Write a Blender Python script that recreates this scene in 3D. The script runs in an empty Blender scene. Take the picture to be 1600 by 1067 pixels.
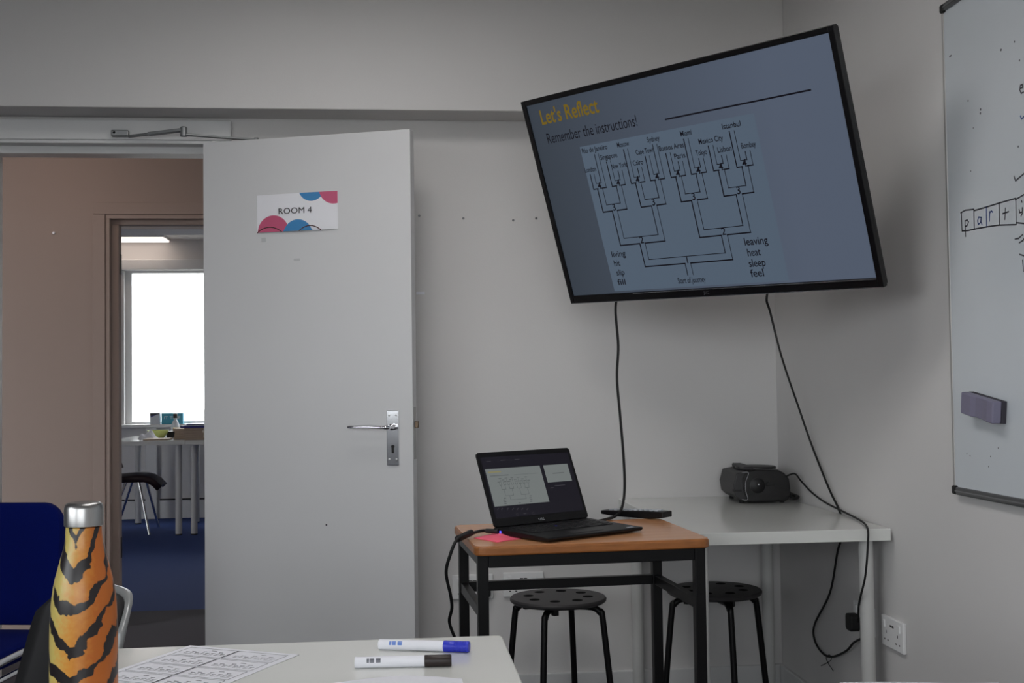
import bpy, math, random
from mathutils import Vector, Matrix
random.seed(4)
R = math.radians
S = bpy.context.scene
COL = S.collection

# ------------------------------------------------------------------ camera
FPX, CX, CY = 1850.0, 800.0, 533.5
YAW, PIT, ROL = R(5.74108), R(1.95167), R(0.75206)
CAMH = 1.16
_f = Vector((math.sin(YAW)*math.cos(PIT), math.cos(YAW)*math.cos(PIT), math.sin(PIT)))
_r = Vector((math.cos(YAW), -math.sin(YAW), 0))
_d = _f.cross(_r)
c_, s_ = math.cos(ROL), math.sin(ROL)
RIGHT, DOWN, FWD = c_*_r + s_*_d, -s_*_r + c_*_d, _f
cam = bpy.data.objects.new('camera', bpy.data.cameras.new('camera'))
COL.objects.link(cam)
cam.data.sensor_width = 36.0
cam.data.lens = FPX/1600*36.0
cam.data.clip_start = 0.05
cam.data.clip_end = 300
up = -DOWN
back = -FWD
cam.matrix_world = Matrix(((RIGHT.x, up.x, back.x, 0), (RIGHT.y, up.y, back.y, 0), (RIGHT.z, up.z, back.z, CAMH), (0, 0, 0, 1)))
S.camera = cam
CAM = Vector((0, 0, CAMH))

# measuring helpers: where the line of sight of a photograph pixel meets a plane of the room
def ray(x, y): return RIGHT*((x-CX)/FPX) + DOWN*((y-CY)/FPX) + FWD
def atY(x, y, Y): d = ray(x, y); return CAM + d*(Y/d.y)
def atX(x, y, X): d = ray(x, y); return CAM + d*(X/d.x)
def atZ(x, y, Z): d = ray(x, y); return CAM + d*((Z-CAMH)/d.z)
def atP(x, y, o, n): d = ray(x, y); return CAM + d*((o-CAM).dot(n)/d.dot(n))

# ------------------------------------------------------------------ sky, daylight, exposure
W = bpy.data.worlds.new('overcast_sky'); S.world = W
W.use_nodes = True
wn = W.node_tree.nodes['Background']
wn.inputs[0].default_value = (0.955, 0.975, 1.0, 1)
wn.inputs[1].default_value = 6.0
def portal(name, loc, rot, sx, sy):
    L = bpy.data.lights.new(name, 'AREA'); L.shape = 'RECTANGLE'; L.size = sx; L.size_y = sy
    L.cycles.is_portal = True
    o = bpy.data.objects.new(name, L); COL.objects.link(o); o.location = loc; o.rotation_euler = rot
XL, XR, YB, YF, ZC = -2.75, 1.405, 4.25, -3.0, 2.62
WY0, WY1, WZ0, WZ1 = -2.5, 1.0, 1.0, 2.38
portal('daylight_opening', (XL-0.16, (WY0+WY1)/2, (WZ0+WZ1)/2), (0, R(-90), 0), WZ1-WZ0, WY1-WY0)
RX0, RX1 = -2.5, 1.1
portal('daylight_opening', ((RX0+RX1)/2, YF-0.16, (WZ0+WZ1)/2), (R(90), 0, 0), RX1-RX0, WZ1-WZ0)
FY = 10.72
portal('daylight_opening', (-1.43, FY+0.2, 1.5), (R(-90), 0, 0), 1.85, 1.36)
S.view_settings.view_transform = 'Standard'
S.view_settings.look = 'None'
S.view_settings.gamma = 1.0
S.view_settings.use_curve_mapping = False
S.view_settings.exposure = 0.0

# ------------------------------------------------------------------ materials
def lin(c): return tuple(((v/255)/12.92 if v/255 <= .04045 else ((v/255+.055)/1.055)**2.4) for v in c)
def mat(name, col, rough=.6, metal=0, noise=0, scale=40, bump=0, bscale=200, emit=0, spec=None, coat=0, col2=None, stretch=None):
    m = bpy.data.materials.new(name); m.use_nodes = True
    nt = m.node_tree; b = nt.nodes['Principled BSDF']
    c = lin(col)
    b.inputs['Base Color'].default_value = (*c, 1)
    b.inputs['Roughness'].default_value = rough
    b.inputs['Metallic'].default_value = metal
    if spec is not None: b.inputs['Specular IOR Level'].default_value = spec
    if coat: b.inputs['Coat Weight'].default_value = coat; b.inputs['Coat Roughness'].default_value = .12
    if noise or col2 or bump:
        tc = nt.nodes.new('ShaderNodeTexCoord'); src = tc.outputs['Object']
        if stretch:
            mp = nt.nodes.new('ShaderNodeMapping'); mp.inputs['Scale'].default_value = stretch
            nt.links.new(src, mp.inputs[0]); src = mp.outputs[0]
    if noise or col2:
        n = nt.nodes.new('ShaderNodeTexNoise'); n.inputs['Scale'].default_value = scale; n.inputs['Detail'].default_value = 4
        nt.links.new(src, n.inputs['Vector'])
        rp = nt.nodes.new('ShaderNodeValToRGB'); rp.color_ramp.elements[0].position = .3; rp.color_ramp.elements[1].position = .7
        lo = lin(col2) if col2 else tuple(v*(1-noise) for v in c)
        hi = c if col2 else tuple(min(1, v*(1+noise)) for v in c)
        rp.color_ramp.elements[0].color = (*lo, 1); rp.color_ramp.elements[1].color = (*hi, 1)
        nt.links.new(n.outputs[0], rp.inputs[0]); nt.links.new(rp.outputs[0], b.inputs['Base Color'])
    if bump:
        n2 = nt.nodes.new('ShaderNodeTexNoise'); n2.inputs['Scale'].default_value = bscale
        nt.links.new(src, n2.inputs['Vector'])
        bp = nt.nodes.new('ShaderNodeBump'); bp.inputs['Strength'].default_value = bump; bp.inputs['Distance'].default_value = .002
        nt.links.new(n2.outputs[0], bp.inputs['Height']); nt.links.new(bp.outputs[0], b.inputs['Normal'])
    if emit:
        b.inputs['Emission Color'].default_value = (*c, 1); b.inputs['Emission Strength'].default_value = emit
    return m
def screenmat(name, col, k=1.0):
    m = bpy.data.materials.new(name); m.use_nodes = True
    b = m.node_tree.nodes['Principled BSDF']
    b.inputs['Base Color'].default_value = (.004, .004, .005, 1)
    b.inputs['Roughness'].default_value = .35
    b.inputs['Specular IOR Level'].default_value = .25
    b.inputs['Emission Color'].default_value = (*lin(col), 1); b.inputs['Emission Strength'].default_value = k
    return m
M = dict(
    wall=mat('wall_paint', (218, 216, 215), .75, noise=.012, scale=3, bump=.12, bscale=260),
    corr=mat('corridor_paint', (160, 145, 138), .75, noise=.015, scale=3, bump=.1, bscale=200),
    ceil=mat('ceiling_paint', (196, 192, 190), .85, noise=.01, scale=4),
    wall2=mat('grey_wall_paint', (142, 144, 150), .8, noise=.015, scale=3, bump=.1, bscale=200),
    gloss=mat('white_gloss_paint', (222, 222, 222), .38, noise=.01, scale=5, bump=.04, bscale=60),
    door=mat('door_paint', (219, 219, 220), .4, noise=.012, scale=3, bump=.05, bscale=90),
    carpet=mat('charcoal_carpet', (62, 60, 68), .95, noise=.35, scale=700, bump=.6, bscale=700),
    carpetb=mat('blue_carpet', (44, 68, 128), .95, noise=.3, scale=500, bump=.5, bscale=500),
    ground=mat('pavement', (132, 130, 125), .9, noise=.1, scale=2),
    chrome=mat('chrome', (225, 225, 228), .12, 1),
    satin=mat('brushed_steel', (168, 167, 166), .3, 1, noise=.05, scale=60, stretch=(40, 40, 1)),
    alu=mat('grey_aluminium', (120, 121, 123), .4, .9),
    alul=mat('light_aluminium', (176, 174, 172), .45, .5),
    closer=mat('silver_paint', (140, 142, 143), .4, .6),
    black=mat('black_plastic', (14, 13, 15), .42, spec=.35),
    blackm=mat('black_matt', (30, 29, 31), .55),
    stool=mat('stool_plastic', (58, 56, 57), .5, bump=.1, bscale=500),
    hole=mat('dark_hole', (6, 6, 6), .9, spec=.1),
    rubber=mat('black_rubber', (16, 16, 17), .6),
    steel=mat('black_steel', (10, 9, 11), .4, spec=.3),
    tvcase=mat('black_gloss_plastic', (14, 13, 15), .25),
    white=mat('white_laminate', (222, 223, 219), .12, spec=.7, noise=.012, scale=6),
    whitel=mat('white_steel', (205, 205, 203), .35),
    plast=mat('white_plastic', (238, 238, 238), .35),
    beech=mat('beech_laminate', (216, 158, 114), .22, col2=(202, 142, 98), scale=9, stretch=(1, 14, 14)),
    edge=mat('beech_edge', (158, 98, 50), .4, noise=.15, scale=12, stretch=(2, 10, 10)),
    pink=mat('pink_paper', (255, 104, 130), .7),
    paper=mat('paper', (232, 233, 240), .7),
    ink=mat('printed_ink', (70, 72, 82), .7),
    blueink=mat('blue_ink', (70, 120, 205), .6),
    signw=mat('sign_paper', (244, 244, 249), .5),
    signt=mat('sign_ink', (45, 42, 44), .6),
    signp=mat('sign_pink', (206, 92, 128), .5),
    signb=mat('sign_blue', (62, 138, 196), .5),
    signn=mat('sign_brown_ink', (84, 52, 52), .6),
    fabric=mat('blue_fabric', (2, 16, 88), 1.0, spec=.15, noise=.12, scale=600, bump=.4, bscale=800),
    wb=mat('whiteboard_enamel', (206, 212, 217), .18, noise=.03, scale=2.2),
    wbk=mat('black_marker_ink', (58, 58, 66), .6),
    wbb=mat('blue_marker_ink', (66, 88, 150), .6),
    smudge=mat('dirt_smudge', (198, 199, 200), .7),
    eraser=mat('purple_plastic', (126, 122, 144), .5),
    felt=mat('grey_felt', (60, 58, 66), .9),
    blue=mat('blue_plastic', (40, 52, 190), .4),
    brown=mat('dark_brown_plastic', (40, 30, 28), .45),
    shell=mat('grey_shell_plastic', (150, 152, 152), .35, .3),
    green=mat('green_bowl_plastic', (205, 212, 130), .45),
    teal=mat('teal_card', (60, 150, 175), .5),
    navy=mat('navy_folder', (48, 48, 130), .45),
    cream=mat('yellowed_paper', (176, 158, 140), .75, noise=.1, scale=60, stretch=(1, 1, 20)),
    paleb=mat('pale_card', (196, 200, 208), .6),
    yellow=mat('yellow_tape', (222, 186, 80), .5),
    wood=mat('dark_seat_wood', (44, 28, 30), .4),
    brass=mat('worn_brass', (112, 96, 80), .4, .8),
    hinge=mat('dark_hinge', (70, 62, 56), .5, .7),
    led=mat('blue_led', (90, 90, 255), .5, emit=1.2),
    dvd=mat('silver_trim', (190, 192, 196), .25, .9),
    grille=mat('dark_grille', (44, 43, 45), .5),
)
def lamp_mat(name, col, k):
    m = bpy.data.materials.new(name); m.use_nodes = True
    nt = m.node_tree; nt.nodes.remove(nt.nodes['Principled BSDF'])
    e = nt.nodes.new('ShaderNodeEmission'); e.inputs[0].default_value = (*lin(col), 1); e.inputs[1].default_value = k
    nt.links.new(e.outputs[0], nt.nodes['Material Output'].inputs[0]); return m
M['panel'] = lamp_mat('lit_diffuser', (255, 236, 222), 2.2)
M['panelc'] = lamp_mat('classroom_lit_diffuser', (255, 252, 250), 8.6)
M['panelw'] = lamp_mat('warm_lit_diffuser', (255, 226, 210), 2.8)
def glass_mat():
    m = bpy.data.materials.new('window_glass'); m.use_nodes = True
    nt = m.node_tree; nt.nodes.remove(nt.nodes['Principled BSDF'])
    t = nt.nodes.new('ShaderNodeBsdfTransparent'); t.inputs[0].default_value = (.96, .97, .97, 1)
    g = nt.nodes.new('ShaderNodeBsdfGlossy'); g.inputs['Roughness'].default_value = .02
    mx = nt.nodes.new('ShaderNodeMixShader'); mx.inputs[0].default_value = .06
    nt.links.new(t.outputs[0], mx.inputs[1]); nt.links.new(g.outputs[0], mx.inputs[2])
    nt.links.new(mx.outputs[0], nt.nodes['Material Output'].inputs[0]); return m
M['glass'] = glass_mat()

# ------------------------------------------------------------------ mesh builder
class MB:
    def __init__(s): s.v = []; s.f = []
    def add(s, vs, fs):
        o = len(s.v); s.v += [Vector(v) for v in vs]; s.f += [tuple(i+o for i in f) for f in fs]; return s
    def box(s, x0, x1, y0, y1, z0, z1):
        return s.add([(x0,y0,z0),(x1,y0,z0),(x1,y1,z0),(x0,y1,z0),(x0,y0,z1),(x1,y0,z1),(x1,y1,z1),(x0,y1,z1)],
                     [(3,2,1,0),(4,5,6,7),(0,1,5,4),(1,2,6,5),(2,3,7,6),(3,0,4,7)])
    def bar(s, a, b, w, h, up=(0,0,1)):
        a, b = Vector(a), Vector(b); t = (b-a).normalized(); u = Vector(up)
        if abs(t.dot(u)) > .99: u = Vector((1,0,0))
        sd = t.cross(u).normalized(); u = sd.cross(t)
        vs = [p + sd*(i*w/2) + u*(j*h/2) for p in (a, b) for i, j in ((-1,-1),(1,-1),(1,1),(-1,1))]
        return s.add(vs, [(0,1,2,3),(7,6,5,4),(0,4,5,1),(1,5,6,2),(2,6,7,3),(3,7,4,0)])
    def tube(s, path, r, seg=10):
        P = [Vector(p) for p in path]; n = len(P); rs = r if isinstance(r, (list, tuple)) else [r]*n
        o = len(s.v); prev = None
        for i, p in enumerate(P):
            t = ((P[min(i+1,n-1)]-p).normalized() + (p-P[max(i-1,0)]).normalized()).normalized()
            if prev is None:
                u = Vector((0,0,1)) if abs(t.z) < .9 else Vector((1,0,0)); u = (u - t*u.dot(t)).normalized()
            else: u = (prev - t*prev.dot(t)).normalized()
            prev = u; w = t.cross(u)
            for k in range(seg):
                a = 2*math.pi*k/seg; s.v.append(p + (u*math.cos(a) + w*math.sin(a))*rs[i])
        for i in range(n-1):
            for k in range(seg):
                k2 = (k+1) % seg
                s.f.append((o+i*seg+k, o+i*seg+k2, o+(i+1)*seg+k2, o+(i+1)*seg+k))
        s.f.append(tuple(o+k for k in reversed(range(seg)))); s.f.append(tuple(o+(n-1)*seg+k for k in range(seg)))
        return s
    def lathe(s, prof, seg=32, c=(0,0,0), ax='z'):
        o = len(s.v); c = Vector(c)
        for r, z in prof:
            for k in range(seg):
                a = 2*math.pi*k/seg; q = (r*math.cos(a), r*math.sin(a), z)
                if ax == 'x': q = (q[2], q[0], q[1])
                if ax == 'y': q = (q[0], -q[2], q[1])
                s.v.append(c + Vector(q))
        n = len(prof)
        for i in range(n-1):
            for k in range(seg):
                k2 = (k+1) % seg
                s.f.append((o+i*seg+k, o+i*seg+k2, o+(i+1)*seg+k2, o+(i+1)*seg+k))
        if prof[0][0] > 1e-6: s.f.append(tuple(o+k for k in reversed(range(seg))))
        if prof[-1][0] > 1e-6: s.f.append(tuple(o+(n-1)*seg+k for k in range(seg)))
        return s
    def prism(s, poly, o, u, v, d):
        o, u, v = Vector(o), Vector(u), Vector(v); n = u.cross(v).normalized()*d; k = len(poly)
        a = [o+u*x+v*y for x, y in poly]
        return s.add(a + [p+n for p in a], [tuple(reversed(range(k))), tuple(range(k, 2*k))] + [(i, (i+1) % k, (i+1) % k+k, i+k) for i in range(k)])
    def ribbon(s, pts, w, o, u, v, n, off=.0006):
        o, u, v, n = Vector(o), Vector(u), Vector(v), Vector(n)
        for (x0, y0), (x1, y1) in zip(pts, pts[1:]):
            dx, dy = x1-x0, y1-y0; L = math.hypot(dx, dy) or 1e-6; dx, dy = dx/L, dy/L
            h = w/2; ex, ey = dx*h*.9, dy*h*.9
            q = [(x0-ex-dy*h, y0-ey+dx*h), (x0-ex+dy*h, y0-ey-dx*h), (x1+ex+dy*h, y1+ey-dx*h), (x1+ex-dy*h, y1+ey+dx*h)]
            s.add([o+u*a+v*b+n*off for a, b in q], [(0,1,2,3)])
        return s
    def poly(s, pts, o, u, v, n, off=.0005):
        o, u, v, n = Vector(o), Vector(u), Vector(v), Vector(n)
        return s.add([o+u*a+v*b+n*off for a, b in pts], [tuple(range(len(pts)))])
    def build(s, name, m, parent=None, smooth=False, bevel=0, seg=2, origin=None):
        me = bpy.data.meshes.new(name); vs = s.v; org = Vector((0,0,0))
        if parent is None:
            xs = [p.x for p in vs]; ys = [p.y for p in vs]; zs = [p.z for p in vs]
            org = Vector(origin) if origin is not None else Vector(((min(xs)+max(xs))/2, (min(ys)+max(ys))/2, min(zs)))
        me.from_pydata([tuple(p-org) for p in vs], [], s.f); me.update()
        me.materials.append(M[m] if isinstance(m, str) else m)
        if smooth:
            me.polygons.foreach_set('use_smooth', [True]*len(me.polygons)); me.set_sharp_from_angle(angle=R(40))
        ob = bpy.data.objects.new(name, me); COL.objects.link(ob); ob.location = org
        if parent is not None:
            ob.parent = parent; ob.location = (0,0,0)
            if parent.type == 'MESH':      # parts of a mesh keep the mesh's own frame
                off = Vector(parent.get('_o', (0,0,0)))
                if off.length: ob.location = -off
        if origin is None and parent is None and org.length: ob['_o'] = tuple(org)
        elif parent is not None and parent.type == 'MESH': pass
        if bevel:
            b = ob.modifiers.new('bevel', 'BEVEL'); b.width = bevel; b.segments = seg; b.limit_method = 'ANGLE'; b.angle_limit = R(50)
        return ob
def rrect(w, h, r, n=5, cx=0, cy=0):
    out = []
    for sx, sy, a0 in ((1,-1,-90),(1,1,0),(-1,1,90),(-1,-1,180)):
        for k in range(n+1):
            a = R(a0+90*k/n); out.append((cx+sx*(w/2-r)+r*math.cos(a), cy+sy*(h/2-r)+r*math.sin(a)))
    return out
def tag(o, label, cat, group=None, kind=None):
    o['label'] = label
    if cat: o['category'] = cat
    if group: o['group'] = group
    if kind: o['kind'] = kind
    return o
def struct(o, label): o['kind'] = 'structure'; o['label'] = label; return o
def thing(name, label, cat, loc=(0,0,0), rotz=0, group=None, mtx=None):
    o = bpy.data.objects.new(name, None); COL.objects.link(o); o.empty_display_size = .05
    if mtx is not None: o.matrix_world = mtx
    else: o.location = loc; o.rotation_euler = (0,0,rotz)
    return tag(o, label, cat, group)
def plabel(o, t): o['label'] = t; return o
def children(o): return [c for c in bpy.data.objects if c.parent == o]
def copy_tree(o, parent=None):
    kids = children(o); c = o.copy(); COL.objects.link(c)
    if parent is not None: c.parent = parent
    for k in kids: copy_tree(k, c)
    return c
def smoothpath(pts, n=8):
    P = [Vector(p) for p in pts]; out = []
    for i in range(len(P)-1):
        p0, p1, p2, p3 = P[max(i-1,0)], P[i], P[i+1], P[min(i+2,len(P)-1)]
        for k in range(n):
            t = k/n
            out.append(.5*((2*p1)+(p2-p0)*t+(2*p0-5*p1+4*p2-p3)*t*t+(3*p1-p0-3*p2+p3)*t**3))
    return out + [P[-1]]
_txt = {}
def textmesh(mb, txt, o, u, v, n, width=None, height=None, align='c', off=.0008, bold=0):
    """adds flat lettering to mb; o = centre (or left end) of the baseline"""
    key = (txt, bold)
    if key not in _txt:
        cu = bpy.data.curves.new('lettering', 'FONT'); cu.body = txt; cu.size = 1; cu.resolution_u = 3; cu.offset = bold
        ob = bpy.data.objects.new('lettering', cu); COL.objects.link(ob)
        me = bpy.data.meshes.new_from_object(ob.evaluated_get(bpy.context.evaluated_depsgraph_get()))
        _txt[key] = ([tuple(x.co) for x in me.vertices], [tuple(p.vertices) for p in me.polygons])
        bpy.data.objects.remove(ob); bpy.data.curves.remove(cu); bpy.data.meshes.remove(me)
    vs, fs = _txt[key]
    x0 = min(p[0] for p in vs); x1 = max(p[0] for p in vs)
    sx = width/(x1-x0) if width else height/.72
    sy = height/.72 if height else sx
    sh = (x0+x1)/2 if align == 'c' else x0
    o, u, v, n = Vector(o), Vector(u), Vector(v), Vector(n)
    return mb.add([o+u*((p[0]-sh)*sx)+v*(p[1]*sy)+n*off for p in vs], fs)

# ------------------------------------------------------------------ the room
def wall_with_hole(axis, a0, a1, t0, t1, z0, z1, h):      # h = (lo, hi, zlo, zhi)
    mb = MB()
    def bx(p0, p1, q0, q1):
        if p1-p0 < 1e-4 or q1-q0 < 1e-4: return
        mb.box(p0, p1, t0, t1, q0, q1) if axis == 'x' else mb.box(t0, t1, p0, p1, q0, q1)
    bx(a0, h[0], z0, z1); bx(h[1], a1, z0, z1); bx(h[0], h[1], z0, h[2]); bx(h[0], h[1], h[3], z1)
    return mb
struct(MB().box(-60, 60, -60, 80, -.5, -.4).build('ground', 'ground'), 'grey paved ground outside the building')
struct(MB().box(XL-.2, XR+.1, YF-.2, YB+.06, -.1, 0).build('floor', 'carpet'), 'dark charcoal carpet floor of the classroom')
struct(MB().box(XL-.2, XR+.2, YF-.2, YB+.12, ZC, ZC+.1).build('ceiling', 'ceil'), 'white classroom ceiling')
JL, JR, DH = -1.44, -.60, 2.04
wb_ = struct(wall_with_hole('x', XL-.2, XR+.1, YB, YB+.12, 0, ZC, (JL, JR, 0, DH)).build('wall_back', 'wall'), 'white painted back wall with the open doorway')
struct(MB().box(XL, XR, 4.09, YB-.001, 2.106, ZC-.001).build('wall_bulkhead', 'wall', bevel=.003), 'white boxed-in bulkhead along the top of the back wall')
wr_ = struct(MB().box(XR, XR+.1, YF, YB-.001, 0, ZC-.001).build('wall_right', 'wall'), 'white painted right wall behind the whiteboard')
struct(wall_with_hole('x', XL, XR, YF-.2, YF, 0, ZC-.001, (RX0, RX1, WZ0, WZ1)).build('wall_rear', 'wall2'), 'grey painted rear wall with a wide window')
struct(wall_with_hole('y', YF, YB-.001, XL-.2, XL, 0, ZC-.001, (WY0, WY1, WZ0, WZ1)).build('wall_left', 'wall2'), 'grey painted left wall with a wide window')
# classroom window in the left wall (source of the daylight)
w2 = struct(MB().box(XL-.02, XL+.09, WY0-.04, WY1+.04, WZ0-.045, WZ0-.012).build('window_2', 'gloss'), 'wide classroom window with white frame')
f = MB()
for z in (WZ0+.0, WZ1-.05): f.box(XL-.13, XL-.07, WY0+.001, WY1-.001, z+.001, z+.049)
nb = 3
for k in range(nb+1):
    y = WY0+.001+(WY1-WY0-.052)*k/nb; f.box(XL-.13, XL-.07, y, y+.05, WZ0+.05, WZ1-.05)
f.build('window_frame', 'gloss', w2)
for k in range(nb):
    st = (WY1-WY0-.052)/nb; y = WY0+.001+st*k
    MB().box(XL-.103, XL-.097, y+.05, y+st, WZ0+.05, WZ1-.05).build('pane', 'glass', w2)
w3 = struct(MB().box(RX0-.04, RX1+.04, YF-.02, YF+.09, WZ0-.045, WZ0-.012).build('window_3', 'gloss'), 'wide rear classroom window with white frame')
f = MB()
for z in (WZ0, WZ1-.05): f.box(RX0+.001, RX1-.001, YF-.13, YF-.07, z+.001, z+.049)
for k in range(nb+1):
    x = RX0+.001+(RX1-RX0-.052)*k/nb; f.box(x, x+.05, YF-.13, YF-.07, WZ0+.05, WZ1-.05)
f.build('window_frame', 'gloss', w3)
for k in range(nb):
    st = (RX1-RX0-.052)/nb; x = RX0+.001+st*k
    MB().box(x+.05, x+st, YF-.103, YF-.097, WZ0+.05, WZ1-.05).build('pane', 'glass', w3)
# recessed ceiling panels of the classroom (above the frame), switched on
for x, y, lab in ((-.1, 2.95, 'lit square ceiling panel nearest the back wall'), (0, 1.55, 'lit square ceiling panel in the middle of the classroom')):
    cp = thing('ceiling_panel', lab, 'lamp', (x, y, ZC-.03), group='ceiling panels of the classroom')
    MB().box(-.31, .31, -.31, .31, .0151, .0295).box(-.31, .31, -.31, -.29, 0, .015).box(-.31, .31, .29, .31, 0, .015).box(-.31, -.29, -.29, .29, 0, .015).box(.29, .31, -.29, .29, 0, .015).build('lamp_frame', 'plast', cp)
    MB().box(-.2895, .2895, -.2895, .2895, .004, .015).build('diffuser', 'panelc', cp)
# skirting boards
struct(MB().box(JR+.04, XR-.001, YB-.016, YB-.0005, 0, .118).build('baseboard_back', 'gloss', bevel=.004), 'white skirting board along the back wall')
struct(MB().box(XR-.016, XR-.0005, YF, YB-.02, 0, .118).build('baseboard_right', 'gloss', bevel=.004), 'white skirting board along the right wall')
# screws and wall plugs left in the back wall
for px, py in ((724,341),(802,344),(838,341),(655,337)):
    p = atY(px, py, YB); MB().lathe([(.0001,.004),(.0035,.004),(.0045,.0)], 10, (0,0,0), 'y').build('screw', 'alu', wb_).location = p - Vector(wb_['_o'])
for px, py, w in ((657,458,.03),(657,470,0)):
    if w:
        p = atY(px, py, YB); MB().box(p.x-w/2, p.x+w/2, YB-.0006, YB, p.z-.005, p.z+.005).build('tape_scrap', 'paper', wb_)

# ------------------------------------------------------------------ doorway: lining, stops, architrave
t1 = MB()
t1.box(JL, -1.398, 4.236, YB+.125, 0, 2.013).box(-.638, JR, 4.236, YB+.125, 0, 2.013).box(JL, JR, 4.236, YB+.125, 2.013, DH)
t1o = struct(t1.build('trim_1', 'gloss'), 'white painted door lining of the open doorway')
st = MB().box(-1.398, -1.384, 4.29, YB+.123, 0, 1.986).box(-.65, -.638, 4.29, YB+.123, 0, 1.986).box(-1.398, -.638, 4.29, YB+.123, 1.986, 2.013)
st.build('door_stop', 'gloss', t1o, bevel=.002)
t2 = struct(MB().box(-1.53, -.562, 4.228, YB-.0002, 2.024, 2.094).build('trim_2', 'gloss', bevel=.003), 'white flat architrave board over the doorway')
MB().box(-.629, -.562, 4.228, YB-.0002, 0, 2.0235).build('architrave_side', 'gloss', t2, bevel=.003)
MB().box(-1.53, -1.413, 4.228, YB-.0002, 0, 2.0235).build('architrave_side', 'gloss', t2, bevel=.003)

# ------------------------------------------------------------------ the open door
DA = R(-19.55); du = Vector((math.cos(DA), math.sin(DA), 0)); dn = Vector((math.sin(DA), -math.cos(DA), 0))   # along the leaf, out of its visible face
PIV = Vector((-.6416, 4.2407, 0)); FO = PIV + dn*.04          # visible face runs from FO along du
DW, DT = .762, 2.010
dm = Matrix(((du.x, -dn.x, 0, FO.x), (du.y, -dn.y, 0, FO.y), (0, 0, 1, 0), (0, 0, 0, 1)))   # local x along, y into the leaf, z up
door = thing('door_1', 'white painted flush door standing wide open into the room', None, mtx=dm); door['kind'] = 'structure'
def dl(px, py):
    p = atP(px, py, FO, dn); return (p-FO).dot(du), p.z
MB().box(0, DW, 0, .04, .008, DT).build('door_leaf', 'door', door, bevel=.0015)
hx, hz0 = dl(615, 727); _, hz1 = dl(615, 641); x0, _ = dl(605, 680); x1, _ = dl(624, 680)
pl = MB().box(x0, x1, -.006, 0, hz0, hz1).build('handle_plate', 'chrome', door, bevel=.002)
for sx in (x0+.009, x1-.009):
    for sz in (hz0+.02, hz1-.016):
        MB().lathe([(.0001,.0018),(.0035,.0016),(.0042,0)], 10, (sx, -.006, sz), 'y').build('screw', 'satin', pl)
MB().prism([(x*.004, z) for x, z in ((-1,-.014),(1,-.014),(1,.004),(1.6,.008),(.9,.013),(-.9,.013),(-1.6,.008),(-1,.004))], (hx, -.0065, hz0+.055), (1,0,0), (0,0,1), .0008).build('keyhole', 'rubber', pl)
lx, lz = dl(553, 666); _, lz = dl(605, 667)
MB().lathe([(.011,0),(.011,.012),(.008,.016),(.008,.04)], 16, (hx, -.006, lz), 'y').tube(smoothpath([(hx,-.04,lz),(hx-.012,-.05,lz),(hx-.035,-.054,lz+.001),(hx-.075,-.055,lz+.002),(lx,-.055,lz+.002)], 5), [.0075]*6+[.0055]*14+[.0045], 10).build('lever', 'chrome', door, smooth=True)
# edge furniture: forend plate and latch bolt
MB().box(DW-.0005, DW+.0012, .009, .031, hz0+.02, hz1+.01).build('latch_plate', 'satin', door)
MB().box(DW+.001, DW+.013, .014, .026, lz-.004, lz+.018).build('latch_bolt', 'brass', door, bevel=.002)
for z in (.25, 1.0, 1.78): MB().lathe([(.006,0),(.006,.09)], 10, (-.008, .046, z)).box(-.006, .03, .0402, .042, z, z+.09).build('hinge', 'closer', door)
# little marks on the leaf
for px, py, w, h in ((464,406,10,4),(412,375,7,7),(510,820,2.5,2.5)):
    a, b = dl(px-w/2, py); a2, b2 = dl(px+w/2, py); MB().box(a, a2, -.0004, 0, b-h*.0011, b+h*.0011).build('tape_scrap' if w > 3 else 'chip', 'smudge' if w > 3 else 'felt', door)

# paper sign
sg = [dl(403,307), dl(529,298.5), dl(532,359), dl(402.5,364)]
su = Vector((sg[1][0]-sg[0][0], 0, sg[1][1]-sg[0][1])); SWD = (sg[1][0]-sg[0][0]); SHT = ((sg[0][1]-sg[3][1])+(sg[1][1]-sg[2][1]))/2
ang = math.atan2(sg[1][1]-sg[0][1], SWD)*.6 + math.atan2(sg[2][1]-sg[3][1], SWD)*.4
smx = dm @ Matrix.Translation((sg[3][0], -.0012, sg[3][1])) @ Matrix.Rotation(-ang, 4, 'Y')
sign = thing('door_sign', 'white ROOM 4 paper sign with pink and blue circles taped to the door', 'sign', mtx=smx)
sm = MB()
NB = 12
for k in range(NB+1):                                        # slightly bowed sheet
    x = SWD*k/NB; y = -.002-.004*math.sin(math.pi*k/NB)
    sm.v += [Vector((x, y, 0)), Vector((x, y, SHT)), Vector((x, y+.0006, 0)), Vector((x, y+.0006, SHT))]
for k in range(NB):
    i = 4*k; sm.f += [(i, i+4, i+5, i+1), (i+3, i+7, i+6, i+2), (i+1, i+5, i+7, i+3), (i+2, i+6, i+4, i)]
sm.f += [(0,1,3,2), (4*NB+2,4*NB+3,4*NB+1,4*NB)]
sm.build('sheet', 'signw', sign)
def onsheet(x): return -.002-.004*math.sin(math.pi*x/SWD)-.0004
def disc(cx, cz, r, dy=0):
    mb = MB(); fx = lambda v: min(max(v, 0), SWD); n = 24; vs = []
    x0, x1 = fx(cx-r), fx(cx+r)
    for k in range(n):
        a, b = x0+(x1-x0)*k/n, x0+(x1-x0)*(k+1)/n; q = []
        for x in (a, b):
            h = math.sqrt(max(r*r-(x-cx)**2, 0)); q.append((x, max(0, min(SHT, cz-h)), max(0, min(SHT, cz+h))))
        (xa, la, ha), (xb, lb, hb) = q
        mb.add([(xa, onsheet(xa)-dy, la), (xb, onsheet(xb)-dy, lb), (xb, onsheet(xb)-dy, hb), (xa, onsheet(xa)-dy, ha)], [(0,1,2,3)])
    return mb
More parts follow.
